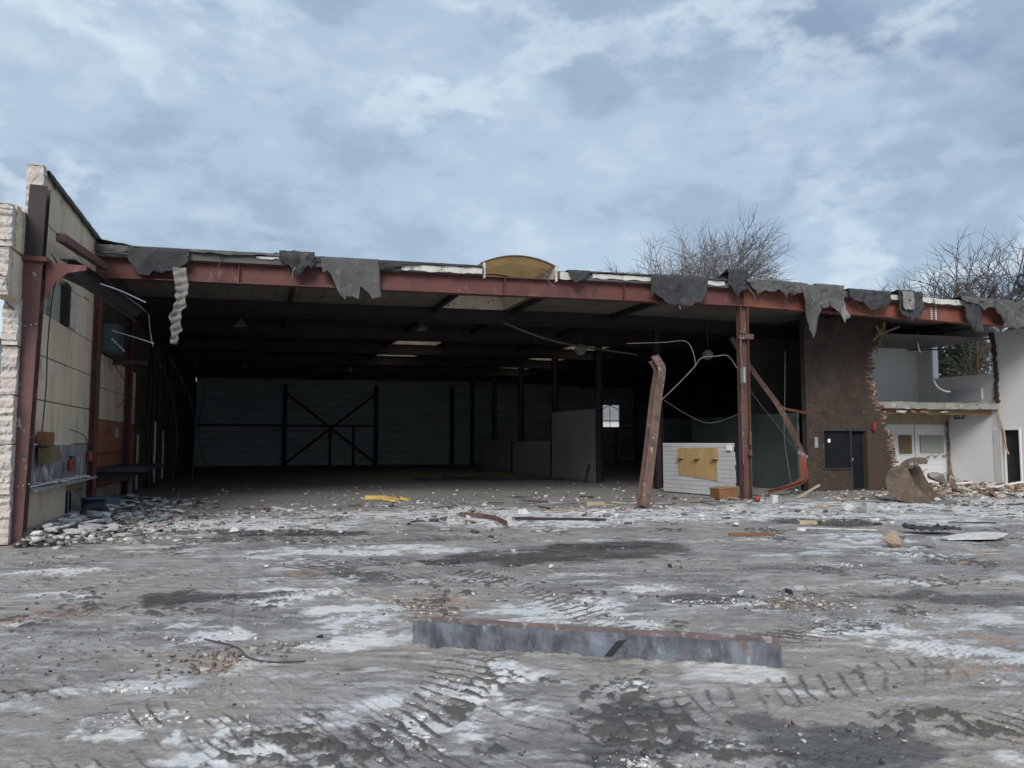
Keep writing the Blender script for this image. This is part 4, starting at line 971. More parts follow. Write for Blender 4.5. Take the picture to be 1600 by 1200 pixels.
# white board wall at the back of the lower room, board by board
z = .02; k = 0
bwroot = MB(); bwroot.cell(23.9, SR - .02, 4.52, 4.60, 0, 2.46); plankwall = bwroot.build('board_wall', 'whiteplank', hall)
while z < 2.40:
    h = .185; j = rnd.uniform(-.003, .003)
    for a, b in ((24.0, 27.61), (27.63, SR - .03)):
        mb = MB(); mb.cell(a, b, 4.495 + j, 4.518, z + .004, min(z + h - .006, 2.44)); mb.build('white_board', 'whiteplank', plankwall, recalc=False)
    z += h
mb = MB(); mb.bar(P(27.62, 4.49, .8), P(27.62, 4.49, 2.4), .015, .015); mb.build('joint_strip', 'cable_dark', plankwall)
mb = MB(); mb.cell(24.3, SR - .02, 4.46, 4.494, 2.30, 2.46); mb.build('top_rail', 'paletimber', plankwall)
for s, zz in ((28.15, 1.06), (28.5, 1.08), (28.9, 1.10), (28.75, .38), (27.85, .50)):
    mb = MB(); mb.box(P(s, 4.43, zz), (.13, .05, .04), R(15), 0, rnd.uniform(-.3, .3)); mb.tube([P(s, 4.45, zz), P(s + .1, 4.3, zz + .12)], .014, 5); mb.build('pipe_stub', 'metal', plankwall)
# upper room ceiling pieces, dangling strip and cable
mb = MB(); mb.cell(23.9, SR - .02, 2.4, 5.70, 5.38, 5.42); mb.build('room_ceiling', 'ceiling', rback)
mb = MB(); mb.bar(P(26.2, 3.2, 4.98), P(28.7, 3.4, 5.10), .05, .05); mb.build('curtain_rail', 'black', rback)
MB().tube([P(25.4, 1.9, 5.5), P(25.42, 1.9, 4.9)], .012, 5).build('hanging_wire', 'cable', rback)
MB().tube(smooth_path([P(25.4, 1.9, 5.05), P(25.43, 1.9, 4.85), P(25.48, 1.88, 4.72)]), .02, 5).build('hanging_wire', 'whiteplank', rback)
MB().tube(smooth_path([P(26.6, 2.5, 3.85), P(26.7, 2.45, 3.6), P(26.95, 2.4, 3.45), P(27.2, 2.4, 3.42)]), .025, 5).build('hanging_wire', 'whiteplank', rback)
for pts in ([P(23.85, 2.1, 5.3), P(24.05, 2.0, 5.5), P(24.1, 1.95, 5.75)], [P(23.9, 2.1, 5.28), P(24.3, 2.0, 5.45), P(24.7, 1.95, 5.60)], [P(23.75, 2.1, 5.1), P(23.9, 2.0, 5.35), P(23.8, 2.0, 5.6)]):
    MB().tube(smooth_path(pts), .035, 6).build('bent_reinforcement', 'wood', brickwall)
mb = MB(); mb.cell(24.33, 24.40, 4.2, 4.28, 0, 2.45); mb.build('door_post', 'paletimber', plankwall)

# ------------------------------------------------------------------ things in and around the hall
# leaning bent column
mb = MB(); mb.bent_h(smooth_path([(3.22, 19.25, .02), (3.55, 20.0, 1.4), (3.90, 20.9, 2.9), (4.10, 21.4, 3.60), (4.06, 21.5, 3.80), (3.97, 21.6, 3.98)], 5), .25, .24, .02, .014, up=(0, 1, 0), twist=[.25 + .008 * i for i in range(26)])
o = mb.build('bent_column', 'rustcol'); tag(o, 'bent red steel column leaning out of the hall front, kinked near its top', 'steel column')
# twisted brace and torn beam right of the post
br = thing('twisted_brace', 'twisted rusty red brace hanging between the upright post and the brick wall', 'steel brace', (8.3, 25.4, 0))
mb = MB(); mb.bent_h(smooth_path([(7.3, 25.6, 5.1), (8.1, 25.7, 3.9), (8.75, 25.6, 2.95), (9.05, 25.3, 2.2), (9.35, 25.0, 1.2)], 5), .15, .12, .014, .01, up=(0, 1, 0), twist=[.05 * i for i in range(21)]); mb.build('upper_arm', 'rustcol', br)
mb = MB(); mb.bent_h(smooth_path([(9.33, 24.9, 1.2), (9.22, 24.6, .85), (9.10, 24.3, .50), (8.60, 24.0, .30), (7.75, 23.6, .12)], 5), .20, .11, .014, .01, up=(0, 1, 0), twist=[.6 + .06 * i for i in range(21)]); mb.build('lower_arm', 'orange', br)
mb = MB(); mb.tube(smooth_path([(8.75, 25.6, 2.95), (8.95, 25.5, 2.75), (9.4, 25.6, 2.65), (10.1, 25.9, 2.55)]), .05, 7); mb.build('cross_pipe', 'red', br)
mb = MB(); mb.box((9.33, 24.93, 1.22), (.26, .2, .12), .4, .3, .5); mb.build('torn_joint', 'metal', br)
# hanging cables
def cab(pts, r, label, m='cable', sm_=True):
    o = MB().tube(smooth_path(pts) if sm_ else pts, r, 5).build('hanging_cable', m, smooth=True); return tag(o, label, 'cable')
cab([(4.05, 21.1, 2.75), (4.6, 21.3, 3.25), (5.05, 21.4, 3.70), (5.30, 21.5, 3.98), (5.75, 21.7, 4.05), (6.15, 21.9, 4.08), (6.45, 22.1, 3.75)], .013, 'pale cable strung from the bent column up to the upright post')
cab([(3.4, 22.8, 4.55), (4.4, 22.3, 4.52), (4.95, 21.9, 4.50), (5.1, 21.6, 4.1), (5.12, 21.5, 3.72)], .011, 'short pale cable dropping from the ceiling onto the strung cable')
cab([(4.9, 25, 3.0), (5.6, 25, 2.55), (6.3, 25, 2.25), (7.0, 25, 2.4), (7.6, 25, 2.7)], .016, 'dark cable sagging behind the bent column', 'cable_dark')
cab([(-.3, 23.5, 5.3), (.9, 24, 4.9), (2.0, 24.6, 4.72), (3.2, 25.2, 4.62), (4.2, 25.8, 4.55)], .035, 'dark conduit sagging below the ceiling by the round lamp', 'cable_dark')
cab([(8.95, 25.2, 4.6), (8.9, 25.2, 3.2), (8.85, 25.2, 1.8), (8.95, 25.1, .6), (9.0, 25.0, .1)], .009, 'thin wire hanging straight down beside the twisted brace', 'cable')
cab([(7.5, 25.0, 3.6), (8.0, 25.0, 2.9), (8.5, 24.9, 2.2), (9.1, 24.8, 1.3)], .012, 'thin slanting wire left of the twisted brace', 'cable_dark')
cab([(-11.6, 26, 4.6), (-11.2, 26.3, 3.6), (-10.9, 26.6, 2.4), (-11.1, 27, .1)], .02, 'dark wire hanging in the gloom by the left wall', 'cable_dark')
cab([(-12.1, 29, 5), (-11.6, 29.2, 3.6), (-11.9, 29.4, 2.0), (-11.5, 29.6, .1)], .02, 'hose hanging near the dark left wall', 'cable_dark')
# lamps
def lamp(c, r, label, axis=(0, 0, 1), cord=True):
    t = thing('pendant_lamp', label, 'lamp', c, 'lamps under the hall roof')
    c = Vector(c); ax = Vector(axis)
    mb = MB(); mb.lathe(c, [(r, 0), (r * .98, .02), (r * .72, r * .55), (r * .30, r * .95), (r * .28, r * 1.3), (.001, r * 1.35)], 20, axis); mb.build('lamp_shade', 'lamp', t, smooth=True)
    mb = MB(); mb.lathe(c + ax * .03, [(.001, -.02), (r * .85, .0), (r * .9, .01)], 20, axis); mb.build('lamp_glass', 'cable', t, smooth=True)
    if cord: mb = MB(); mb.tube([c + V(0, 0, r * 1.3), c + V(0, 0, max(.3, 5.95 - c.z))], .012, 5); mb.build('cord', 'cable_dark', t)
lamp((-8.85, 25.0, 5.40), .20, 'round pendant lamp nearest the hanging insulation strip')
lamp((-3.05, 26.0, 5.42), .19, 'round pendant lamp left of the open amber rooflight')
lamp((2.5, 28.0, 4.98), .22, 'tilted round lamp hanging near the sagging conduit', (.0, .95, .3), True)
lamp((6.7, 26.3, 4.60), .19, 'tilted round lamp right of the bent column top', (.2, .9, .4), True)
lamp((-13.4, 38.6, 5.35), .18, 'small far pendant lamp deep in the hall, left of two')
lamp((-8.2, 39.0, 5.2), .18, 'small far pendant lamp under the pale rooflights')
# inner partition: low panels and a tall one along the hall's depth
pw = thing('partition_wall', 'low and tall grey partition panels deep inside the hall', 'partition', (0.8, 40, 0))
A = V(-1.73, 46.4, 0); B_ = V(3.50, 32.1, 0); d = B_ - A; nrm = V(-d.y, d.x, 0).normalized() * .07
for a, b, h, m in ((0, .33, 1.72, 'partition'), (.335, .685, 1.66, 'partition'), (.69, 1.0, 3.02, 'partition')):
    p0, p1 = A + d * a, A + d * b
    mb = MB(); mb.prism([p0, p1, p1 + V(0, 0, h), p0 + V(0, 0, h)], nrm); mb.build('wall_panel', m, pw)
for a, h in ((.332, 1.7), (.687, 3.0), (1.004, 3.6)):
    mb = MB(); p0 = A + d * a; mb.box(p0 + V(0, 0, h / 2), (.10, .10, h), R(20)); mb.build('post', 'darksteel', pw)
mb = MB(); mb.box((3.05, 31.6, .35), (.12, .05, .75), .3, 0, .25); tag(mb.build('loose_plank', 'darksteel'), 'dark plank leaning on the foot of the tall partition', 'plank')
# metal rack under the far window
rk = thing('metal_rack', 'dark metal rack of horizontal rails below the far window', 'rack', (7.4, 50, 0))
for x in (6.7, 9.4): mb = MB(); mb.box((x, 50, 1.25), (.09, .09, 2.5)); mb.build('rack_post', 'cable_dark', rk)
for k in range(6): mb = MB(); mb.box((8.05, 50, .4 + .38 * k), (2.6, .06, .07)); mb.build('rail', 'cable', rk)
# grey plank panel with plywood
pn = thing('plank_barrier', 'grey plank screen with a plywood sheet beside the upright post', 'screen', (5.9, 24.4, 0))
A = V(5.02, 25.7, 0); B_ = V(6.66, 22.9, 0); d = (B_ - A); L_ = d.length; dn = d.normalized(); nn = V(dn.y, -dn.x, 0)
if nn.y > 0: nn = -nn
z = .03; k = 0
while z < 1.5:
    mb = MB(); j = rnd.uniform(-.004, .006); e = L_ - (.10 if k < 10 else .14) + rnd.uniform(-.02, .02)
    mb.prism([A + V(0, 0, z), A + dn * e + V(0, 0, z), A + dn * e + V(0, 0, z + .124), A + V(0, 0, z + .124)], nn * (.03 + j)); mb.build('plank', 'greyplank', pn); z += .132; k += 1
mb = MB(); mb.prism([A + dn * .9 - nn * .03, A + dn * 1.0 - nn * .03, A + dn * 1.0 - nn * .03 + V(0, 0, 1.5), A + dn * .9 - nn * .03 + V(0, 0, 1.5)], nn * .025); mb.build('stud', 'wood', pn)
mb = MB(); mb.prism([A + dn * .75 + V(0, 0, .60), A + dn * 1.62 + V(0, 0, .52), A + dn * 2.45 + V(0, 0, .46), A + dn * 2.47 + V(0, 0, 1.46), A + dn * .73 + V(0, 0, 1.44)], nn * .018); 
for i_ in range(len(mb.v)): mb.v[i_] += nn * .037
mb.build('plywood_sheet', 'plywood', pn)
for q in (.80, 1.55, 2.32):
    mb = MB(); p0 = A + dn * q + nn * .057; mb.prism([p0 + V(0, 0, 1.12), p0 + dn * .2 + V(0, 0, 1.12), p0 + dn * .2 + V(0, 0, 1.17), p0 + V(0, 0, 1.17)], nn * .14)
    mb.prism([p0 + dn * .17 + V(0, 0, 1.175), p0 + dn * .2 + V(0, 0, 1.175), p0 + dn * .2 + V(0, 0, 1.36), p0 + dn * .17 + V(0, 0, 1.36)], nn * .05); mb.build('bracket', 'plywood', pn)
mb = MB(); mb.box(A + dn * (L_ - .28) + nn * .06 + V(0, 0, 1.46), (.16, .08, .15), math.atan2(dn.y, dn.x)); mb.build('end_block', 'whiteplank', pn)
# brown box beside it
bx = thing('wooden_box', 'brown wooden box lying in front of the plank screen', 'box', (6.1, 22.4, 0))
mb = MB(); mb.box((6.1, 22.45, .17), (.62, .46, .30), .35, 0, -.05); mb.build('box_body', 'cardboard', bx, bevel=.008)
mb = MB(); mb.box((6.1, 22.45, .332), (.66, .50, .024), .35, 0, -.05); mb.build('box_lid', 'wood', bx)
mb = MB(); mb.lathe((6.72, 21.35, .08), [(.001, -.08), (.055, -.06), (.08, 0), (.055, .06), (.001, .08)], 14); tag(mb.build('red_ball', 'firered', smooth=True), 'small red ball on the ground at the foot of the upright post', 'ball')
mb = MB(); mb.box((7.02, 20.9, .11), (.16, .13, .22), .3, .1); tag(mb.build('white_block', 'plaster', bevel=.01), 'small upright white block beside the red ball', 'block')
# notice boards in the lower room
mb = MB(); mb.cell(26.88, 27.44, 4.44, 4.465, 1.20, 1.90); tag(mb.build('notice_board', 'board_brown', bevel=.004), 'small brown notice board on the white board wall', 'notice board')
mb = MB(); mb.cell(27.84, 28.92, 4.44, 4.465, 1.22, 1.90); tag(mb.build('notice_board', 'board_green', bevel=.004), 'wide pale grey green notice board on the white board wall', 'notice board')
# fire extinguishers and boxes on the left wall
def extinguisher(c, label):
    t = thing('fire_extinguisher', label, 'extinguisher', c, 'extinguishers on the left wall'); c = Vector(c)
    mb = MB(); mb.lathe(c, [(.001, 0), (.06, 0), (.066, .015), (.066, .19), (.045, .23), (.02, .25), (.001, .25)], 14); mb.build('cylinder', 'firered', t, smooth=True)
    mb = MB(); mb.box(c + V(0, 0, .275), (.035, .035, .05)); mb.box(c + V(.03, -.02, .30), (.10, .02, .018), .4); mb.build('valve', 'black', t)
    mb = MB(); mb.tube(smooth_path([c + V(.02, 0, .28), c + V(.09, -.04, .24), c + V(.085, -.04, .1)]), .009, 5); mb.build('hose', 'black', t)
extinguisher(P(.12, -2.5, 1.05), 'red fire extinguisher on the blue stained panel')
extinguisher(P(.06, -.28, 1.20), 'red fire extinguisher on the second column of the left wall')
mb = MB(); mb.box(P(.14, -4.35, 1.42), (.20, .70, .28), R(18), .05); tag(mb.build('cardboard_box', 'board_brown', bevel=.006), 'lower brown box hung on the wall by the leaning column', 'box')
mb = MB(); mb.box(P(.12, -4.55, 1.70), (.16, .50, .24), R(18), -.02); tag(mb.build('cardboard_box', 'cardboard', bevel=.006), 'upper brown box on top of another by the leaning column', 'box')
# blue tubs by the dark recess
tb_ = MB(); c = P(.35, -1.3, 0); tb_.lathe(c, [(.001, .02), (.20, .02), (.24, .40), (.26, .42), (.245, .43), (.20, .06), (.001, .05)], 16); tag(tb_.build('plastic_tub', 'blueplastic', smooth=True), 'blue grey tub standing before the dark wall recess', 'tub')
mb = MB(); mb.box(P(.55, -.35, .18), (.40, .08, .36), R(25), -.15); tag(mb.build('plastic_sheet', 'blueplastic', bevel=.01), 'blue grey plastic sheet propped beside the tub', 'sheet')
mb = MB(); q = P(.55, -2.1, .12); mb.lathe(q, [(.15, -.07), (.27, -.06), (.30, 0), (.27, .06), (.15, .07), (.15, -.07)], 18, (.5, -.5, .6)); tag(mb.build('old_tyre', 'black', smooth=True), 'black tyre half buried in rubble under the left wall', 'tyre')

# excavator bucket
bk = thing('excavator_bucket', 'earth brown excavator bucket lying by the broken brick edge', 'bucket', (10.9, 21.2, 0))
BM = Matrix.Translation(V(10.25, 21.35, .02)) @ Matrix.Rotation(R(-46), 4, 'Z')
back_c = [(.46, .98), (.22, .94), (.06, .78), (0, .58), (.03, .34), (.16, .14), (.40, .03), (.80, 0), (1.30, .0)]
front_c = [(1.22, .05), (1.0, .20), (.82, .40), (.70, .60), (.62, .78), (.56, .94)]
shell = [V(a, 0, b) for a, b in back_c]; prof = smooth_path(shell, 4); wid = 1.0
mb = MB(); mb.grid([[p + V(0, y * wid, 0) for p in prof] for y in (0, .25, .5, .75, 1)]).xform(BM); mb.build('shell', 'bucket', bk, smooth=True, thick=.025)
sidep = prof + smooth_path([V(a, 0, b) for a, b in front_c], 3)
for y in (-.014, wid - .016): mb = MB(); mb.prism([p + V(0, y, 0) for p in sidep], V(0, .03, 0)).xform(BM); mb.build('side_plate', 'bucket', bk)
mb = MB(); mb.prism([V(1.12, -.03, 0), V(1.52, -.03, .02), V(1.52, -.03, .045), V(1.12, -.03, .06)], V(0, wid + .06, 0)).xform(BM); mb.build('cutting_edge', 'bucket_edge', bk)
for y in (.30, .62):
    ear = [(.18, .98), (.30, 1.16), (.48, 1.30), (.68, 1.36), (.86, 1.33), (.93, 1.22), (.88, 1.12), (.80, 1.13), (.80, 1.20), (.70, 1.22), (.66, 1.12), (.62, .98), (.50, .95)]
    mb = MB(); mb.prism([V(a * .92 + .03, y, b * .80 + .12) for a, b in ear], V(0, .05, 0)).xform(BM); mb.build('lug', 'bucket', bk, bevel=.008)
mb = MB(); mb.tube([BM @ V(.58, .27, 1.02), BM @ V(.58, .72, 1.02)], .05, 10); mb.build('pin', 'metal', bk)

# steel beam lying in the foreground
sbm = thing('steel_beam', 'scraped grey steel beam lying across the foreground', 'steel beam', (.56, 6.1, 0))
A, B_ = V(-.80, 6.36, .105), V(1.93, 5.66, .105); d = (B_ - A).normalized(); sd = V(-d.y, d.x, 0)
for k, (off, m, nm) in enumerate(((0, 'scraped', 'front_flange'), (.19, 'scraped_red', 'rear_flange'))):
    n = 40; rows = []; mb = MB(); top = []; bot = []
    for i in range(n + 1):
        p = A.lerp(B_, i / n) + sd * (off + .008 * math.sin(i * .35 + k) * (1 if k == 0 else .5))
        top.append(p + V(0, 0, .098 + .003 * math.sin(i * .9))); bot.append(p - V(0, 0, .10))
    mb.prism(top + bot[::-1], sd * .016); o = mb.build(nm, m, sbm)
    if k == 0: o['label'] = 'blue grey scraped flange facing the camera'
mb = MB(); mb.bar(A + sd * .103, B_ + sd * .103, .165, .012); mb.build('web', 'scraped_red', sbm)
# black skid mark plate on the flange
mb = MB(); q = A.lerp(B_, .565) - sd * .012
mb.prism([q + d * -.05 + V(0, 0, -.075), q + d * .02 + V(0, 0, -.06), q + d * .12 + V(0, 0, .065), q + d * .05 + V(0, 0, .05)], sd * .006); mb.build('tar_smear', 'black', sbm)

# ------------------------------------------------------------------ single pieces of debris
def slabpoly(c, rad, th, seed, rz=0, tilt=(0, 0), asp=1.0, n=7):
    rr = random.Random(seed); m = Matrix.Translation(Vector(c)) @ Matrix.Rotation(rz, 4, 'Z') @ Matrix.Rotation(tilt[0], 4, 'X') @ Matrix.Rotation(tilt[1], 4, 'Y')
    pts = [V(rad * rr.uniform(.65, 1.1) * math.cos(2 * math.pi * k / n), rad * asp * rr.uniform(.65, 1.1) * math.sin(2 * math.pi * k / n), 0) for k in range(n)]
    return MB().prism(pts, (0, 0, th), 2, th * .2, seed).xform(m)
def hullmesh(seed, name, m, asp=(1, 1, 1), n=16):
    rr = random.Random(seed); b = bmesh.new()
    for _ in range(n):
        v = V(rr.gauss(0, 1), rr.gauss(0, 1), rr.gauss(0, 1)).normalized() * rr.uniform(.8, 1)
        b.verts.new((v.x * asp[0] * .5, v.y * asp[1] * .5, v.z * asp[2] * .5))
    bmesh.ops.convex_hull(b, input=b.verts)
    bmesh.ops.delete(b, geom=[v for v in b.verts if not v.link_faces], context='VERTS')
    me = bpy.data.meshes.new(name); b.to_mesh(me); b.free(); me.materials.append(M[m]); return me
def chunk(name, me, loc, size, rot, label, cat, group=None):
    o = bpy.data.objects.new(name, me); col.objects.link(o)
    o.location = (loc[0], loc[1], size * loc[2] if len(loc) > 2 else size * .3); o.scale = (size, size, size); o.rotation_euler = rot
    return tag(o, label, cat, group, 'thing')
chunk('broken_block', hullmesh(1, 'broken_block', 'stone', (1.25, .8, .75)), (5.9, 12.2, .33), .36, (.1, .1, .4), 'tan broken block on the right of the yard', 'block')
chunk('broken_block', hullmesh(2, 'broken_block', 'greystone', (1, .8, .9)), (6.55, 12.2, .38), .32, (.3, .4, .9), 'pale grey pointed block right of the tan block', 'block')
chunk('broken_block', hullmesh(3, 'broken_block', 'concrete_grey', (1.4, .8, .6)), (6.3, 12.9, .3), .34, (.1, .1, .2), 'dark grey lump between the tan block and the white sheet', 'block')
tag(slabpoly((7.85, 13.2, .05), .62, .02, 5, .15, (.03, -.05), .55, 9).build('plaster_sheet', 'plaster'), 'white plaster sheet lying flat on the right of the yard', 'plaster sheet')
rows = [[V(7.15 + .85 * i / 14, 13.9 + .45 * k / 6, .08 + .10 * abs(mnoise.noise((i * .5, k * .6, 3))) + .05 * mnoise.noise((i * 1.3, k, 1))) for k in range(7)] for i in range(15)]
tag(MB().grid(rows).build('felt_scrap', 'bitumen', smooth=True, thick=.015), 'crumpled black felt scrap behind the white plaster sheet', 'felt scrap')
tag(MB().box((7.9, 18.4, .10), (.24, .22, .19), .3, .15, .25).build('white_carton', 'plaster', bevel=.05), 'rounded white lump left of the grey block in the right middle', 'lump')
tag(MB().box((8.45, 18.5, .11), (.27, .20, .21), .25, .08, .05).build('concrete_block', 'greystone', bevel=.01), 'squared grey block in the right middle of the yard', 'block')
tag(MB().box((8.15, 18.2, .07), (.17, .15, .13), .6, .1).build('concrete_block', 'concrete_grey', bevel=.01), 'small grey block between the white lump and the squared block', 'block')
yf = thing('foam_offcut', 'yellow foam offcuts lying on the hall threshold', 'foam', (-3.5, 22, 0))
tag(MB().box((-3.85, 22.1, .07), (.62, .18, .11), .05).build('foam_bar', 'yellow', bevel=.008), 'straight pale yellow foam bar on the hall threshold', 'foam')
for k, (x, y, r_) in enumerate(((-3.35, 21.7, .24), (-3.0, 21.8, .18), (-3.2, 21.0, .09))): slabpoly((x, y, .02), r_, .07, 30 + k, k, (.1, .15)).build('foam_piece', 'yellow', yf)
# bent flat bar
pts = smooth_path([(-1.15, 17.0, .06), (-.75, 16.8, .06), (-.35, 16.2, .05), (-.12, 15.3, .05), (-.1, 14.95, .05)], 5)
mb = MB(); rows = [[p + V(0, 0, z_) for z_ in (-.03, .06)] for p in pts]
tag(mb.grid(rows).build('bent_strip', 'rustcol', thick=.02), 'curved rusty steel strip lying in the middle of the yard', 'steel strip')
tag(MB().box((1.0, 16.3, .04), (1.9, .07, .05), -.16).build('timber_batten', 'darksteel'), 'long dark batten beside the curved steel strip', 'batten')
tag(MB().box((4.2, 13.7, .03), (.80, .07, .04), 0.0).build('timber_batten', 'cardboard'), 'thin red brown batten lying in the middle right of the yard', 'batten')
tag(MB().box((6.1, 14.6, .025), (1.3, .05, .02), -.28).build('timber_batten', 'plaster'), 'thin pale batten lying in the rubble near the tan block', 'batten')
tag(MB().box((2.15, 20.2, .05), (.48, .16, .09), .2).build('timber_offcut', 'paletimber', bevel=.006), 'pale timber offcut left of the bent column foot', 'offcut')
tag(MB().box((5.9, 15.6, .04), (.34, .12, .08), -.1).build('timber_offcut', 'paletimber', bevel=.006), 'pale timber offcut in the rubble band right of centre', 'offcut')
tag(MB().box((8.8, 23.2, .16), (1.1, .06, .05), .5, 0, -.35).build('timber_batten', 'paletimber'), 'thin pale batten propped in front of the brick wall', 'batten')
tag(MB().box((9.3, 15.8, .02), (1.0, .03, .02), .05, 0, .02).build('steel_rod', 'black'), 'long thin black rod lying on the right of the yard', 'rod')
tag(slabpoly((.25, 17.9, .0), .22, .03, 12, .3, (1.2, .2), .8, 5).build('plaster_shard', 'plaster'), 'pointed white shard standing in the middle rubble band', 'shard')
pts = smooth_path([(-2.55, 6.55, .02), (-2.2, 6.3, .02), (-2.0, 6.0, .02), (-1.8, 5.9, .015), (-1.55, 5.92, .015)], 5)
tag(MB().tube(pts, .007, 5).build('cable_piece', 'cable_dark'), 'black piece of cable lying left of the steel beam', 'cable')
for k, (x, y, ln, rz) in enumerate(((-1.8, 34, 2.6, -.25), (-.4, 33.3, 2.2, -.1), (.8, 33.8, 2.8, -.2), (-3.4, 33.2, 1.6, .1))):
    tag(MB().box((x, y, .06), (ln, .12, .09), rz).build('dark_board', 'black'), ('dark board lying before the low partition panels', 'dark board before the joint of low and tall partition', 'dark board lying before the tall partition', 'short dark board lying left of the partition')[k], 'board', 'dark boards before the partition')

# left heap of broken plaster slabs
flats = []
for k in range(8):
    m = slabpoly((0, 0, 0), .5, .06 + .03 * (k % 3), 100 + k, 0, (0, 0), .7, 6 + k % 3); me = bpy.data.meshes.new('plaster_slab')
    me.from_pydata([tuple(v) for v in m.v], [], m.f); me.materials.append(M[('plaster', 'broken', 'plaster', 'greystone')[k % 4]]); flats.append(me)
rr = random.Random(5)
for k in range(64):
    t = rr.uniform(-5.6, 2.4); s = .35 + abs(rr.gauss(0, .75)); p = P(s, t); h = max(0, .24 - .15 * s)
    sz = rr.uniform(.16, .44) * (1.1 if s < 1 else .8)
    chunk('plaster_slab', flats[k % 8], (p.x, p.y, (h * (.4 + .6 * rr.random()) + .05) / sz), sz, (rr.uniform(-.35, .35), rr.uniform(-.35, .35), rr.uniform(0, 6)), f"{('white plaster', 'rough broken', 'white plaster', 'grey concrete')[k % 8 % 4]} slab in the left heap {'beside the leaning column' if t < -3 else 'below the sill ledge' if t < 0 else 'past the second column'}", 'rubble', f"{('white', 'rough', 'white', 'grey')[k % 8 % 4]} slabs {'by the leaning column' if t < -3 else 'below the ledge' if t < 0 else 'past the second column'}")
bricks = [hullmesh(20 + k, 'brick_fragment', ('brick_red', 'plaster', 'stone', 'brick_red', 'broken')[k % 5], (1.5, .8, .6), 14) for k in range(10)]
for k in range(70):
    s = rr.uniform(24.3, 30.5); t = rr.uniform(-1.6, 3.8) if s < 28.8 else rr.uniform(-2.5, 1.0); p = P(s, t); sz = rr.uniform(.14, .42); h = .22 * max(0, 1 - abs(t - 1.6) / 2.6)
    chunk('brick_fragment', bricks[k % 10], (p.x, p.y, (.04 + h * rr.random()) / sz), sz, (rr.uniform(-.5, .5), rr.uniform(-.5, .5), rr.uniform(0, 6)), f"{('reddish brick', 'white plaster', 'tan stone', 'reddish brick', 'grey concrete')[k % 5]} fragment in the rubble {'behind the bucket' if s < 26.5 else 'before the white doorway'}", 'rubble', f"{('brick', 'plaster', 'tan', 'brick', 'grey')[k % 5]} fragments {'behind the bucket' if s < 26.5 else 'before the doorway'}")
for k, (s, t, ln, rz) in enumerate(((27.3, .6, 1.9, .35), (28.4, -.6, 1.5, .3), (26.6, 1.8, 1.1, -.2))):
    p = P(s, t, .20); tag(MB().box(p, (ln, .07, .05), rz, 0, -.12).build('white_batten', 'whiteplank'), ('long white batten slanting over the rubble before the white wall', 'white batten at the right edge of the rubble', 'short white batten in the rubble behind the bucket')[k], 'batten')
tag(slabpoly(P(27.6, 2.6, .22), .42, .08, 77, .5, (.35, .3), .7, 7).build('plaster_slab', 'greystone'), 'tilted grey slab leaning on the white wall rubble', 'slab', kind='thing')
chunk('broken_block', hullmesh(40, 'broken_block', 'concrete_grey', (1.5, .8, .6), 22), (*P(27.3, 3.2)[:2], .45), .75, (.1, .2, .5), 'dark grey lump at the foot of the cracked white corner', 'block')
mids = [hullmesh(60 + k, 'rubble_chunk', ('plaster', 'broken', 'greystone', 'bitumen', 'concrete_grey', 'plaster')[k % 6], (1.3, .9, .6), 12) for k in range(12)]
for k in range(72):
    for _ in range(30):
        s = rr.uniform(1.5, 24); t = rr.gauss(-2.4, 2.0)
        if fbm(np.array([s * .9]), np.array([t * 1.1]), 5, 4, .6)[0] > .53: break
    p = P(s, t); sz = rr.uniform(.05, .11) if k % 4 else rr.uniform(.12, .26)
    chunk('rubble_chunk', mids[k % 12], (p.x, p.y, .22), sz, (rr.uniform(-.4, .4), rr.uniform(-.4, .4), rr.uniform(0, 6)), f"{('white plaster', 'broken concrete', 'pale grey', 'black felt', 'dark grey', 'white plaster')[k % 12 % 6]} chunk in the debris before the {('left', 'middle', 'right')[min(2, int(s / 8))]} of the hall opening", 'rubble', f"{('left', 'middle', 'right')[min(2, int(s / 8))]} hall opening {('white plaster', 'broken concrete', 'pale grey', 'black felt', 'dark grey', 'white plaster')[k % 12 % 6]} chunks")
for k in range(32):
    y = rr.uniform(4.6, 12); x = rr.uniform(-.62, .64) * y; sz = rr.uniform(.03, .08) * (1 if y < 8 else 1.5)
    chunk('loose_stone', mids[(k * 5) % 12], (x, y, .25), sz, (rr.uniform(-.4, .4), rr.uniform(-.4, .4), rr.uniform(0, 6)), f"small {('white plaster', 'broken concrete', 'pale grey', 'black felt', 'dark grey', 'white plaster')[(k * 5) % 12 % 6]} stone on the {'left' if x < -.2 * y else 'right' if x > .2 * y else 'middle'} of the open yard, {'nearer' if y < 7.5 else 'farther'} part", 'stone', f"{'left' if x < -.2 * y else 'right' if x > .2 * y else 'middle'} {'near' if y < 7.5 else 'far'} {('white plaster', 'broken concrete', 'pale grey', 'black felt', 'dark grey', 'white plaster')[(k * 5) % 12 % 6]} yard stones")

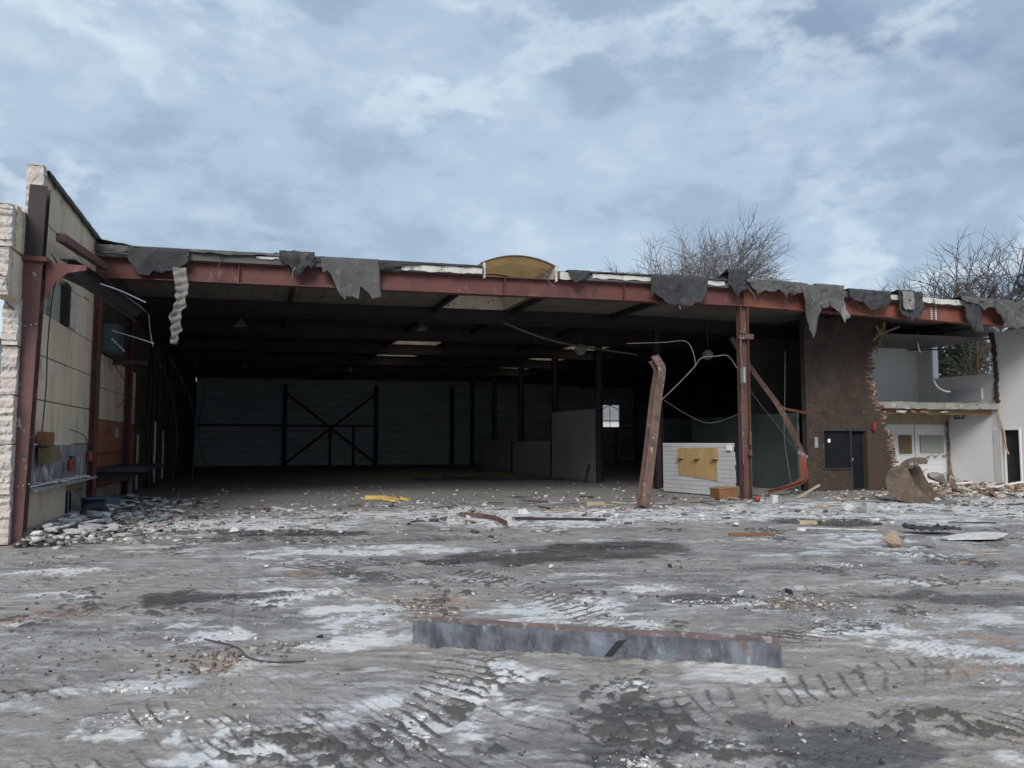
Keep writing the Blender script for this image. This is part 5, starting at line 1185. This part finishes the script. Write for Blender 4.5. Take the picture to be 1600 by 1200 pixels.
zone = lambda s: ('left', 'middle', 'right')[min(2, int(s / 9))]
for k in range(22):
    s = rr.uniform(1.5, 27); t = rr.gauss(-1.8, 1.6); p = P(s, t, .05)
    tag(MB().box(p, (rr.uniform(.3, .9), rr.uniform(.03, .09), .025), rr.uniform(0, 3.1), rr.uniform(-.1, .1), rr.uniform(-.12, .12)).build('timber_lath', rr.choice(('wood', 'darksteel', 'paletimber', 'plaster'))), f'thin broken lath in the debris before the {zone(s)} of the hall', 'lath', f'broken laths before the {zone(s)} of the hall')
for k in range(12):
    s = rr.uniform(1.5, 27); t = rr.gauss(-1.8, 1.8); p = P(s, t, .03)
    pts = [p + V(rr.uniform(-.5, .5), rr.uniform(-.4, .4), rr.uniform(0, .14)) for _ in range(5)]
    tag(MB().tube(smooth_path(pts, 5), .008, 4).build('wire_scrap', 'cable_dark'), f'tangled dark wire in the debris before the {zone(s)} of the hall', 'wire', f'wire scraps before the {zone(s)} of the hall')
# fine rubble nobody could count
def scatter(name, n, sampler, sizes, tints, label, seed, flat=.6):
    g = np.random.default_rng(seed)
    xs, ys, zs = sampler(g, n); n = len(xs)
    base = np.array([[-1, -1, -1], [1, -1, -1], [1, 1, -1], [-1, 1, -1], [-1, -1, 1], [1, -1, 1], [1, 1, 1], [-1, 1, 1]], float) * .5
    v = base[None] * (1 + g.uniform(-.55, .3, (n, 8, 3)))
    sz = sizes[0] * (sizes[1] / sizes[0]) ** (g.random(n) ** 2.6)
    v *= sz[:, None, None] * np.stack([g.uniform(.8, 1.6, n), g.uniform(.6, 1.1, n), g.uniform(.35, .9, n) * flat / .6], 1)[:, None, :]
    a, b = g.uniform(0, 6.28, n), g.uniform(-.5, .5, n); ca, sa, cb, sb_ = np.cos(a), np.sin(a), np.cos(b), np.sin(b)
    x, y, z = v[..., 0].copy(), v[..., 1].copy(), v[..., 2].copy()
    y, z = y * cb[:, None] - z * sb_[:, None], y * sb_[:, None] + z * cb[:, None]
    x, y = x * ca[:, None] - y * sa[:, None], x * sa[:, None] + y * ca[:, None]
    co = np.stack([x + xs[:, None], y + ys[:, None], z + (zs + sz * .12)[:, None]], -1)
    F = np.array([(3, 2, 1, 0), (4, 5, 6, 7), (0, 1, 5, 4), (1, 2, 6, 5), (2, 3, 7, 6), (3, 0, 4, 7)])
    q = (F[None] + (np.arange(n) * 8)[:, None, None]).reshape(-1, 4).astype(np.int32)
    me = bpy.data.meshes.new(name); me.vertices.add(n * 8); me.vertices.foreach_set('co', co.astype(np.float32).ravel())
    me.loops.add(q.size); me.loops.foreach_set('vertex_index', q.ravel()); me.polygons.add(len(q)); me.polygons.foreach_set('loop_start', np.arange(0, q.size, 4, dtype=np.int32))
    T = np.array([t[0] for t in tints]); pr = np.array([t[1] for t in tints], float); pr /= pr.sum()
    c = T[g.choice(len(T), n, p=pr)] * g.uniform(.75, 1.2, (n, 1)); c = np.concatenate([np.clip(c, 0, .85), np.ones((n, 1))], 1)
    at = me.attributes.new('tint', 'FLOAT_COLOR', 'POINT'); at.data.foreach_set('color', np.repeat(c, 8, 0).astype(np.float32).ravel())
    me.update(); me.validate(); me.materials.append(M['rubble'])
    o = bpy.data.objects.new(name, me); col.objects.link(o); return tag(o, label, 'rubble', kind='stuff')
PALE = [((.66, .65, .63), 5), ((.45, .44, .42), 3), ((.25, .24, .23), 3), ((.10, .095, .09), 2), ((.36, .24, .18), .6), ((.50, .45, .38), .6)]
def band(g, n):
    s = g.uniform(.3, 26, n); t = g.normal(-2.3, 2.0, n); clump = fbm(s * .9, t * 1.1, 5, 4, .6); k = (clump > .54) | (g.random(n) < .06)
    s, t = s[k], t[k]; return -9.9 + .9659 * s - .3134 * t, 18.2 + .2588 * s + .9496 * t, np.zeros(k.sum())
scatter('rubble', 15000, band, (.010, .15), PALE, 'band of pale crushed rubble before the hall opening', 1, .35)
def heap(g, n):
    t = g.uniform(-6.4, 4.0, n); s = .2 + np.abs(g.normal(0, .95, n)); return -9.9 + .9659 * s - .3134 * t, 18.2 + .2588 * s + .9496 * t, np.maximum(0, .20 - .13 * s) * g.random(n)
scatter('rubble', 6500, heap, (.010, .18), PALE, 'heap of crushed plaster rubble along the foot of the left wall', 2, .35)
def heap2(g, n):
    s = g.uniform(23.8, 31.5, n); t = g.normal(.9, 1.5, n); t = np.minimum(t, np.where(s > 29, 1.3, 4.2)); return -9.9 + .9659 * s - .3134 * t, 18.2 + .2588 * s + .9496 * t, .20 * np.exp(-((t - 1.6) / 1.5) ** 2) * g.random(n)
scatter('rubble', 5200, heap2, (.02, .16), [((.62, .60, .57), 4), ((.42, .25, .18), 3), ((.40, .36, .31), 3), ((.16, .14, .13), 2)], 'heap of brick and plaster rubble before the white rooms', 3)
def yard_(g, n):
    y = 2.6 * (14 / 2.6) ** g.random(n); x = g.uniform(-.78, .78, n) * y; c = fbm(x * 1.3, y * 1.3, 77, 4, .55); e = fbm(x * .7, y * .9, 21, 3); k = (c > .56) | ((e > .55) & (g.random(n) < .5)) | (g.random(n) < .10)
    return x[k], y[k], np.zeros(k.sum())
scatter('gravel', 14000, yard_, (.004, .026), [((.12, .11, .10), 5), ((.20, .19, .175), 4), ((.55, .54, .52), 3), ((.34, .24, .17), 1)], 'loose grit and mud crumbs over the open yard', 4)
def chalk(g, n):
    i = g.integers(0, len(DUST), n); D = np.array(DUST); x = D[i, 0] + g.normal(0, .6, n) * D[i, 2]; y = D[i, 1] + g.normal(0, .6, n) * D[i, 3]; return x, y, np.zeros(n)
scatter('plaster_crumbs', 5000, chalk, (.006, .035), [((.70, .69, .67), 5), ((.45, .43, .41), 2)], 'white plaster crumbs lying in the powder patches', 5)
def floor_(g, n):
    s = g.uniform(1, 28, n); t = .2 + np.abs(g.normal(0, 5, n)); return -9.9 + .9659 * s - .3134 * t, 18.2 + .2588 * s + .9496 * t, np.zeros(n)
scatter('rubble', 1100, floor_, (.02, .10), PALE, 'sparse crumbs on the hall floor', 6)
def deb(g, n):
    k = g.integers(0, 3, n); c = np.array([(-2.2, 6.05), (-1.0, 7.9), (2.9, 8.0)]); x = c[k, 0] + g.normal(0, .28, n); y = c[k, 1] + g.normal(0, .22, n); return x, y, np.zeros(n)
scatter('rubble', 900, deb, (.008, .05), [((.34, .27, .21), 3), ((.55, .50, .44), 4), ((.2, .17, .14), 3)], 'small brown crumb piles in the middle of the yard', 7)

# ------------------------------------------------------------------ trees
def grow(mb, p, d, ln, r, lv, rr, par):
    n = 5 if lv < 2 else 4; pts = [p.copy()]; rad = [r]; q = p.copy(); dd = d.copy()
    r_end = r * (.55 if lv < par['lv'] else .35)
    kids = []
    for i in range(n):
        dd = (dd + V(rr.gauss(0, par['wig']), rr.gauss(0, par['wig']), rr.gauss(0, par['wig'] * .7) + par['up'])).normalized()
        q = q + dd * (ln / n); pts.append(q.copy()); rad.append(r + (r_end - r) * (i + 1) / n)
        if lv < par['lv'] and i >= (1 if lv else 2): kids.append((q.copy(), dd.copy(), rad[-1]))
    mb.tube(pts, rad, 7 if lv == 0 else (5 if lv == 1 else 3))
    if lv >= par['lv']: return
    for (kp, kd, kr) in kids:
        for _ in range(par['kids'][lv]):
            a = kd.cross(V(rr.gauss(0, 1), rr.gauss(0, 1), rr.gauss(0, 1))).normalized()
            an = rr.uniform(*par['ang']); nd = (kd * math.cos(an) + a * math.sin(an)).normalized()
            grow(mb, kp, nd, ln * rr.uniform(.55, .85), max(kr * .62, par['rmin']), lv + 1, rr, par)
    grow(mb, q, dd, ln * .75, r_end, lv + 1, rr, par)
def bare_tree(base, stems, ln, r0, seed, label, par, m='bark'):
    rr = random.Random(seed); t = thing('bare_tree', label, 'tree', base, 'bare trees behind the hall')
    tr = MB(); cr = MB(); b = Vector(base)
    tr.tube([b + V(0, 0, -.2), b + V(.05, 0, stems[0]), b + V(.02, .05, stems[0] + .3)], [r0 * 1.35, r0, r0 * .9], 10); tr.build('trunk', m, t, smooth=True)
    for k in range(stems[1]):
        a = 2 * math.pi * (k + rr.random() * .5) / stems[1]; sp = rr.uniform(*stems[2]) if k else .08
        d = V(math.cos(a) * sp, math.sin(a) * sp, 1).normalized()
        grow(cr, b + V(0, 0, stems[0] - .1), d, ln * (rr.uniform(.85, 1.1) if k else 1.05), r0 * .62, 0, rr, par)
    cr.build('crown', m, t, recalc=False)
bare_tree((13.9, 55, 0), (8.0, 10, (.35, 1.0)), 3.5, .32, 23, 'bare twiggy tree rising behind the middle of the roof', dict(lv=4, wig=.15, up=.0, kids=(1, 1, 1, 2), ang=(.45, 1.0), rmin=.016), 'bark_pale')
bare_tree((25.7, 44, 0), (4.6, 8, (.45, 1.6)), 3.4, .36, 29, 'gnarled bare tree with dark limbs at the right edge', dict(lv=4, wig=.18, up=.02, kids=(1, 1, 1, 1), ang=(.45, 1.0), rmin=.019))
bare_tree((19.9, 42, 0), (4.4, 3, (.3, .6)), 2.0, .07, 33, 'thin sapling whose twigs just top the roof', dict(lv=3, wig=.14, up=.05, kids=(1, 1, 2), ang=(.4, .8), rmin=.012))
bare_tree((23.4, 37, 0), (.5, 7, (.2, .8)), 2.5, .10, 35, 'bare shrub seen through the broken upper window', dict(lv=4, wig=.16, up=.05, kids=(1, 1, 1, 1), ang=(.4, .9), rmin=.012))
# evergreen seen through the window
ev = thing('evergreen_tree', 'dark evergreen seen through the broken upper window', 'tree', (21.4, 37.5, 0))
MB().tube([(21.4, 37.5, -.1), (21.45, 37.5, 4), (21.4, 37.5, 7)], [.2, .14, .05], 8).build('trunk', 'bark', ev)
mb = MB(); rr = random.Random(3)
cl = [(rr.uniform(-1.5, 1.3), rr.uniform(-1, 1), rr.uniform(2.5, 7.2), rr.uniform(.45, .8)) for _ in range(34)]
for k in range(9000):
    cx, cy, cz, cr_ = cl[k % 34]; dv = V(rr.gauss(0, 1), rr.gauss(0, 1), rr.gauss(0, 1)).normalized() * cr_ * rr.uniform(.4, 1.05)
    c = V(21.4 + cx, 37.5 + cy, cz) + dv; a = V(rr.gauss(0, 1), rr.gauss(0, 1), rr.gauss(0, .6)).normalized(); b2 = a.cross(V(rr.gauss(0, 1), rr.gauss(0, 1), rr.gauss(0, 1))).normalized()
    l_ = rr.uniform(.06, .13); mb.add([c - a * l_, c + b2 * l_ * .4, c + a * l_, c - b2 * l_ * .4], [(0, 1, 2, 3)])
mb.build('crown', 'leaf', ev, recalc=False)

# ------------------------------------------------------------------ beyond the hall
hs = thing('far_house', 'pale far house with grey roof seen through the back window', 'house', (12.5, 98, 0))
MB().box((12.5, 99, 2.15), (14, 8, 4.3)).build('wall', 'housewall', hs)
mb = MB(); mb.prism([V(5.2, 94.6, 4.3), V(5.2, 103.4, 4.3), V(5.2, 99, 6.4)], V(14.6, 0, 0)); mb.build('roof', 'houseroof', hs)
for x in (8, 10.5, 12.2, 14.5): mb = MB(); mb.box((x, 94.97, 2.7), (1.3, .1, 1.3)); w = mb.build('window', 'darkglass', hs); mb = MB(); mb.box((x, 94.9, 2.0), (1.5, .14, .1)); mb.build('sill', 'housewall', w)
nb_ = thing('neighbour_building', 'grey neighbouring building showing past the far left edge', 'building', (-34, 46, 0))
MB().box((-34, 50, 3.6), (10, 14, 7.2)).build('wall', 'housewall', nb_); MB().box((-34, 50, 7.35), (10.4, 14.4, .3)).build('roof', 'houseroof', nb_)
# excavator arm reaching in from the right
ex = thing('excavator', 'dark excavator arm reaching in over the roof at the right edge', 'excavator', (36, 41, 0))
for y in (39.6, 42.4): mb = MB(); mb.prism([V(33.6, y - .3, .15), V(34.1, y - .3, 0), V(37.9, y - .3, 0), V(38.4, y - .3, .15), V(38.4, y - .3, .75), V(37.9, y - .3, .95), V(34.1, y - .3, .95), V(33.6, y - .3, .75)], V(0, .6, 0)); mb.build('track', 'excav', ex)
MB().box((36.3, 41, 1.85), (3.6, 2.6, 1.6)).build('body', 'excav', ex, bevel=.1)
MB().box((35.0, 40.2, 2.6), (1.4, 1.0, 1.7)).build('cab', 'darkglass', ex, bevel=.08)
mb = MB(); mb.bar((34.8, 41.3, 2.2), (32.0, 41.0, 8.0), .45, .6); mb.bar((32.0, 41.0, 8.0), (28.6, 40.6, 10.9), .42, .5); mb.build('boom', 'excav', ex)
mb = MB(); mb.bar((28.8, 40.6, 10.7), (25.2, 40.2, 8.7), .30, .20); mb.build('stick', 'excav', ex)
mb = MB(); mb.tube([(29.2, 40.5, 10.1), (26.2, 40.2, 8.72)], .08, 8); mb.build('ram', 'metal', ex)
mb = MB(); hp = [V(26.75 + .28 * math.cos(a), 40, 10.05 + .32 * math.sin(a)) for a in [1.4 + x * .4 for x in range(12)]]; mb.tube([V(27.1, 40, 11.4), V(26.9, 40, 10.8)] + hp, .09, 7); mb.build('hook', 'excav', ex)
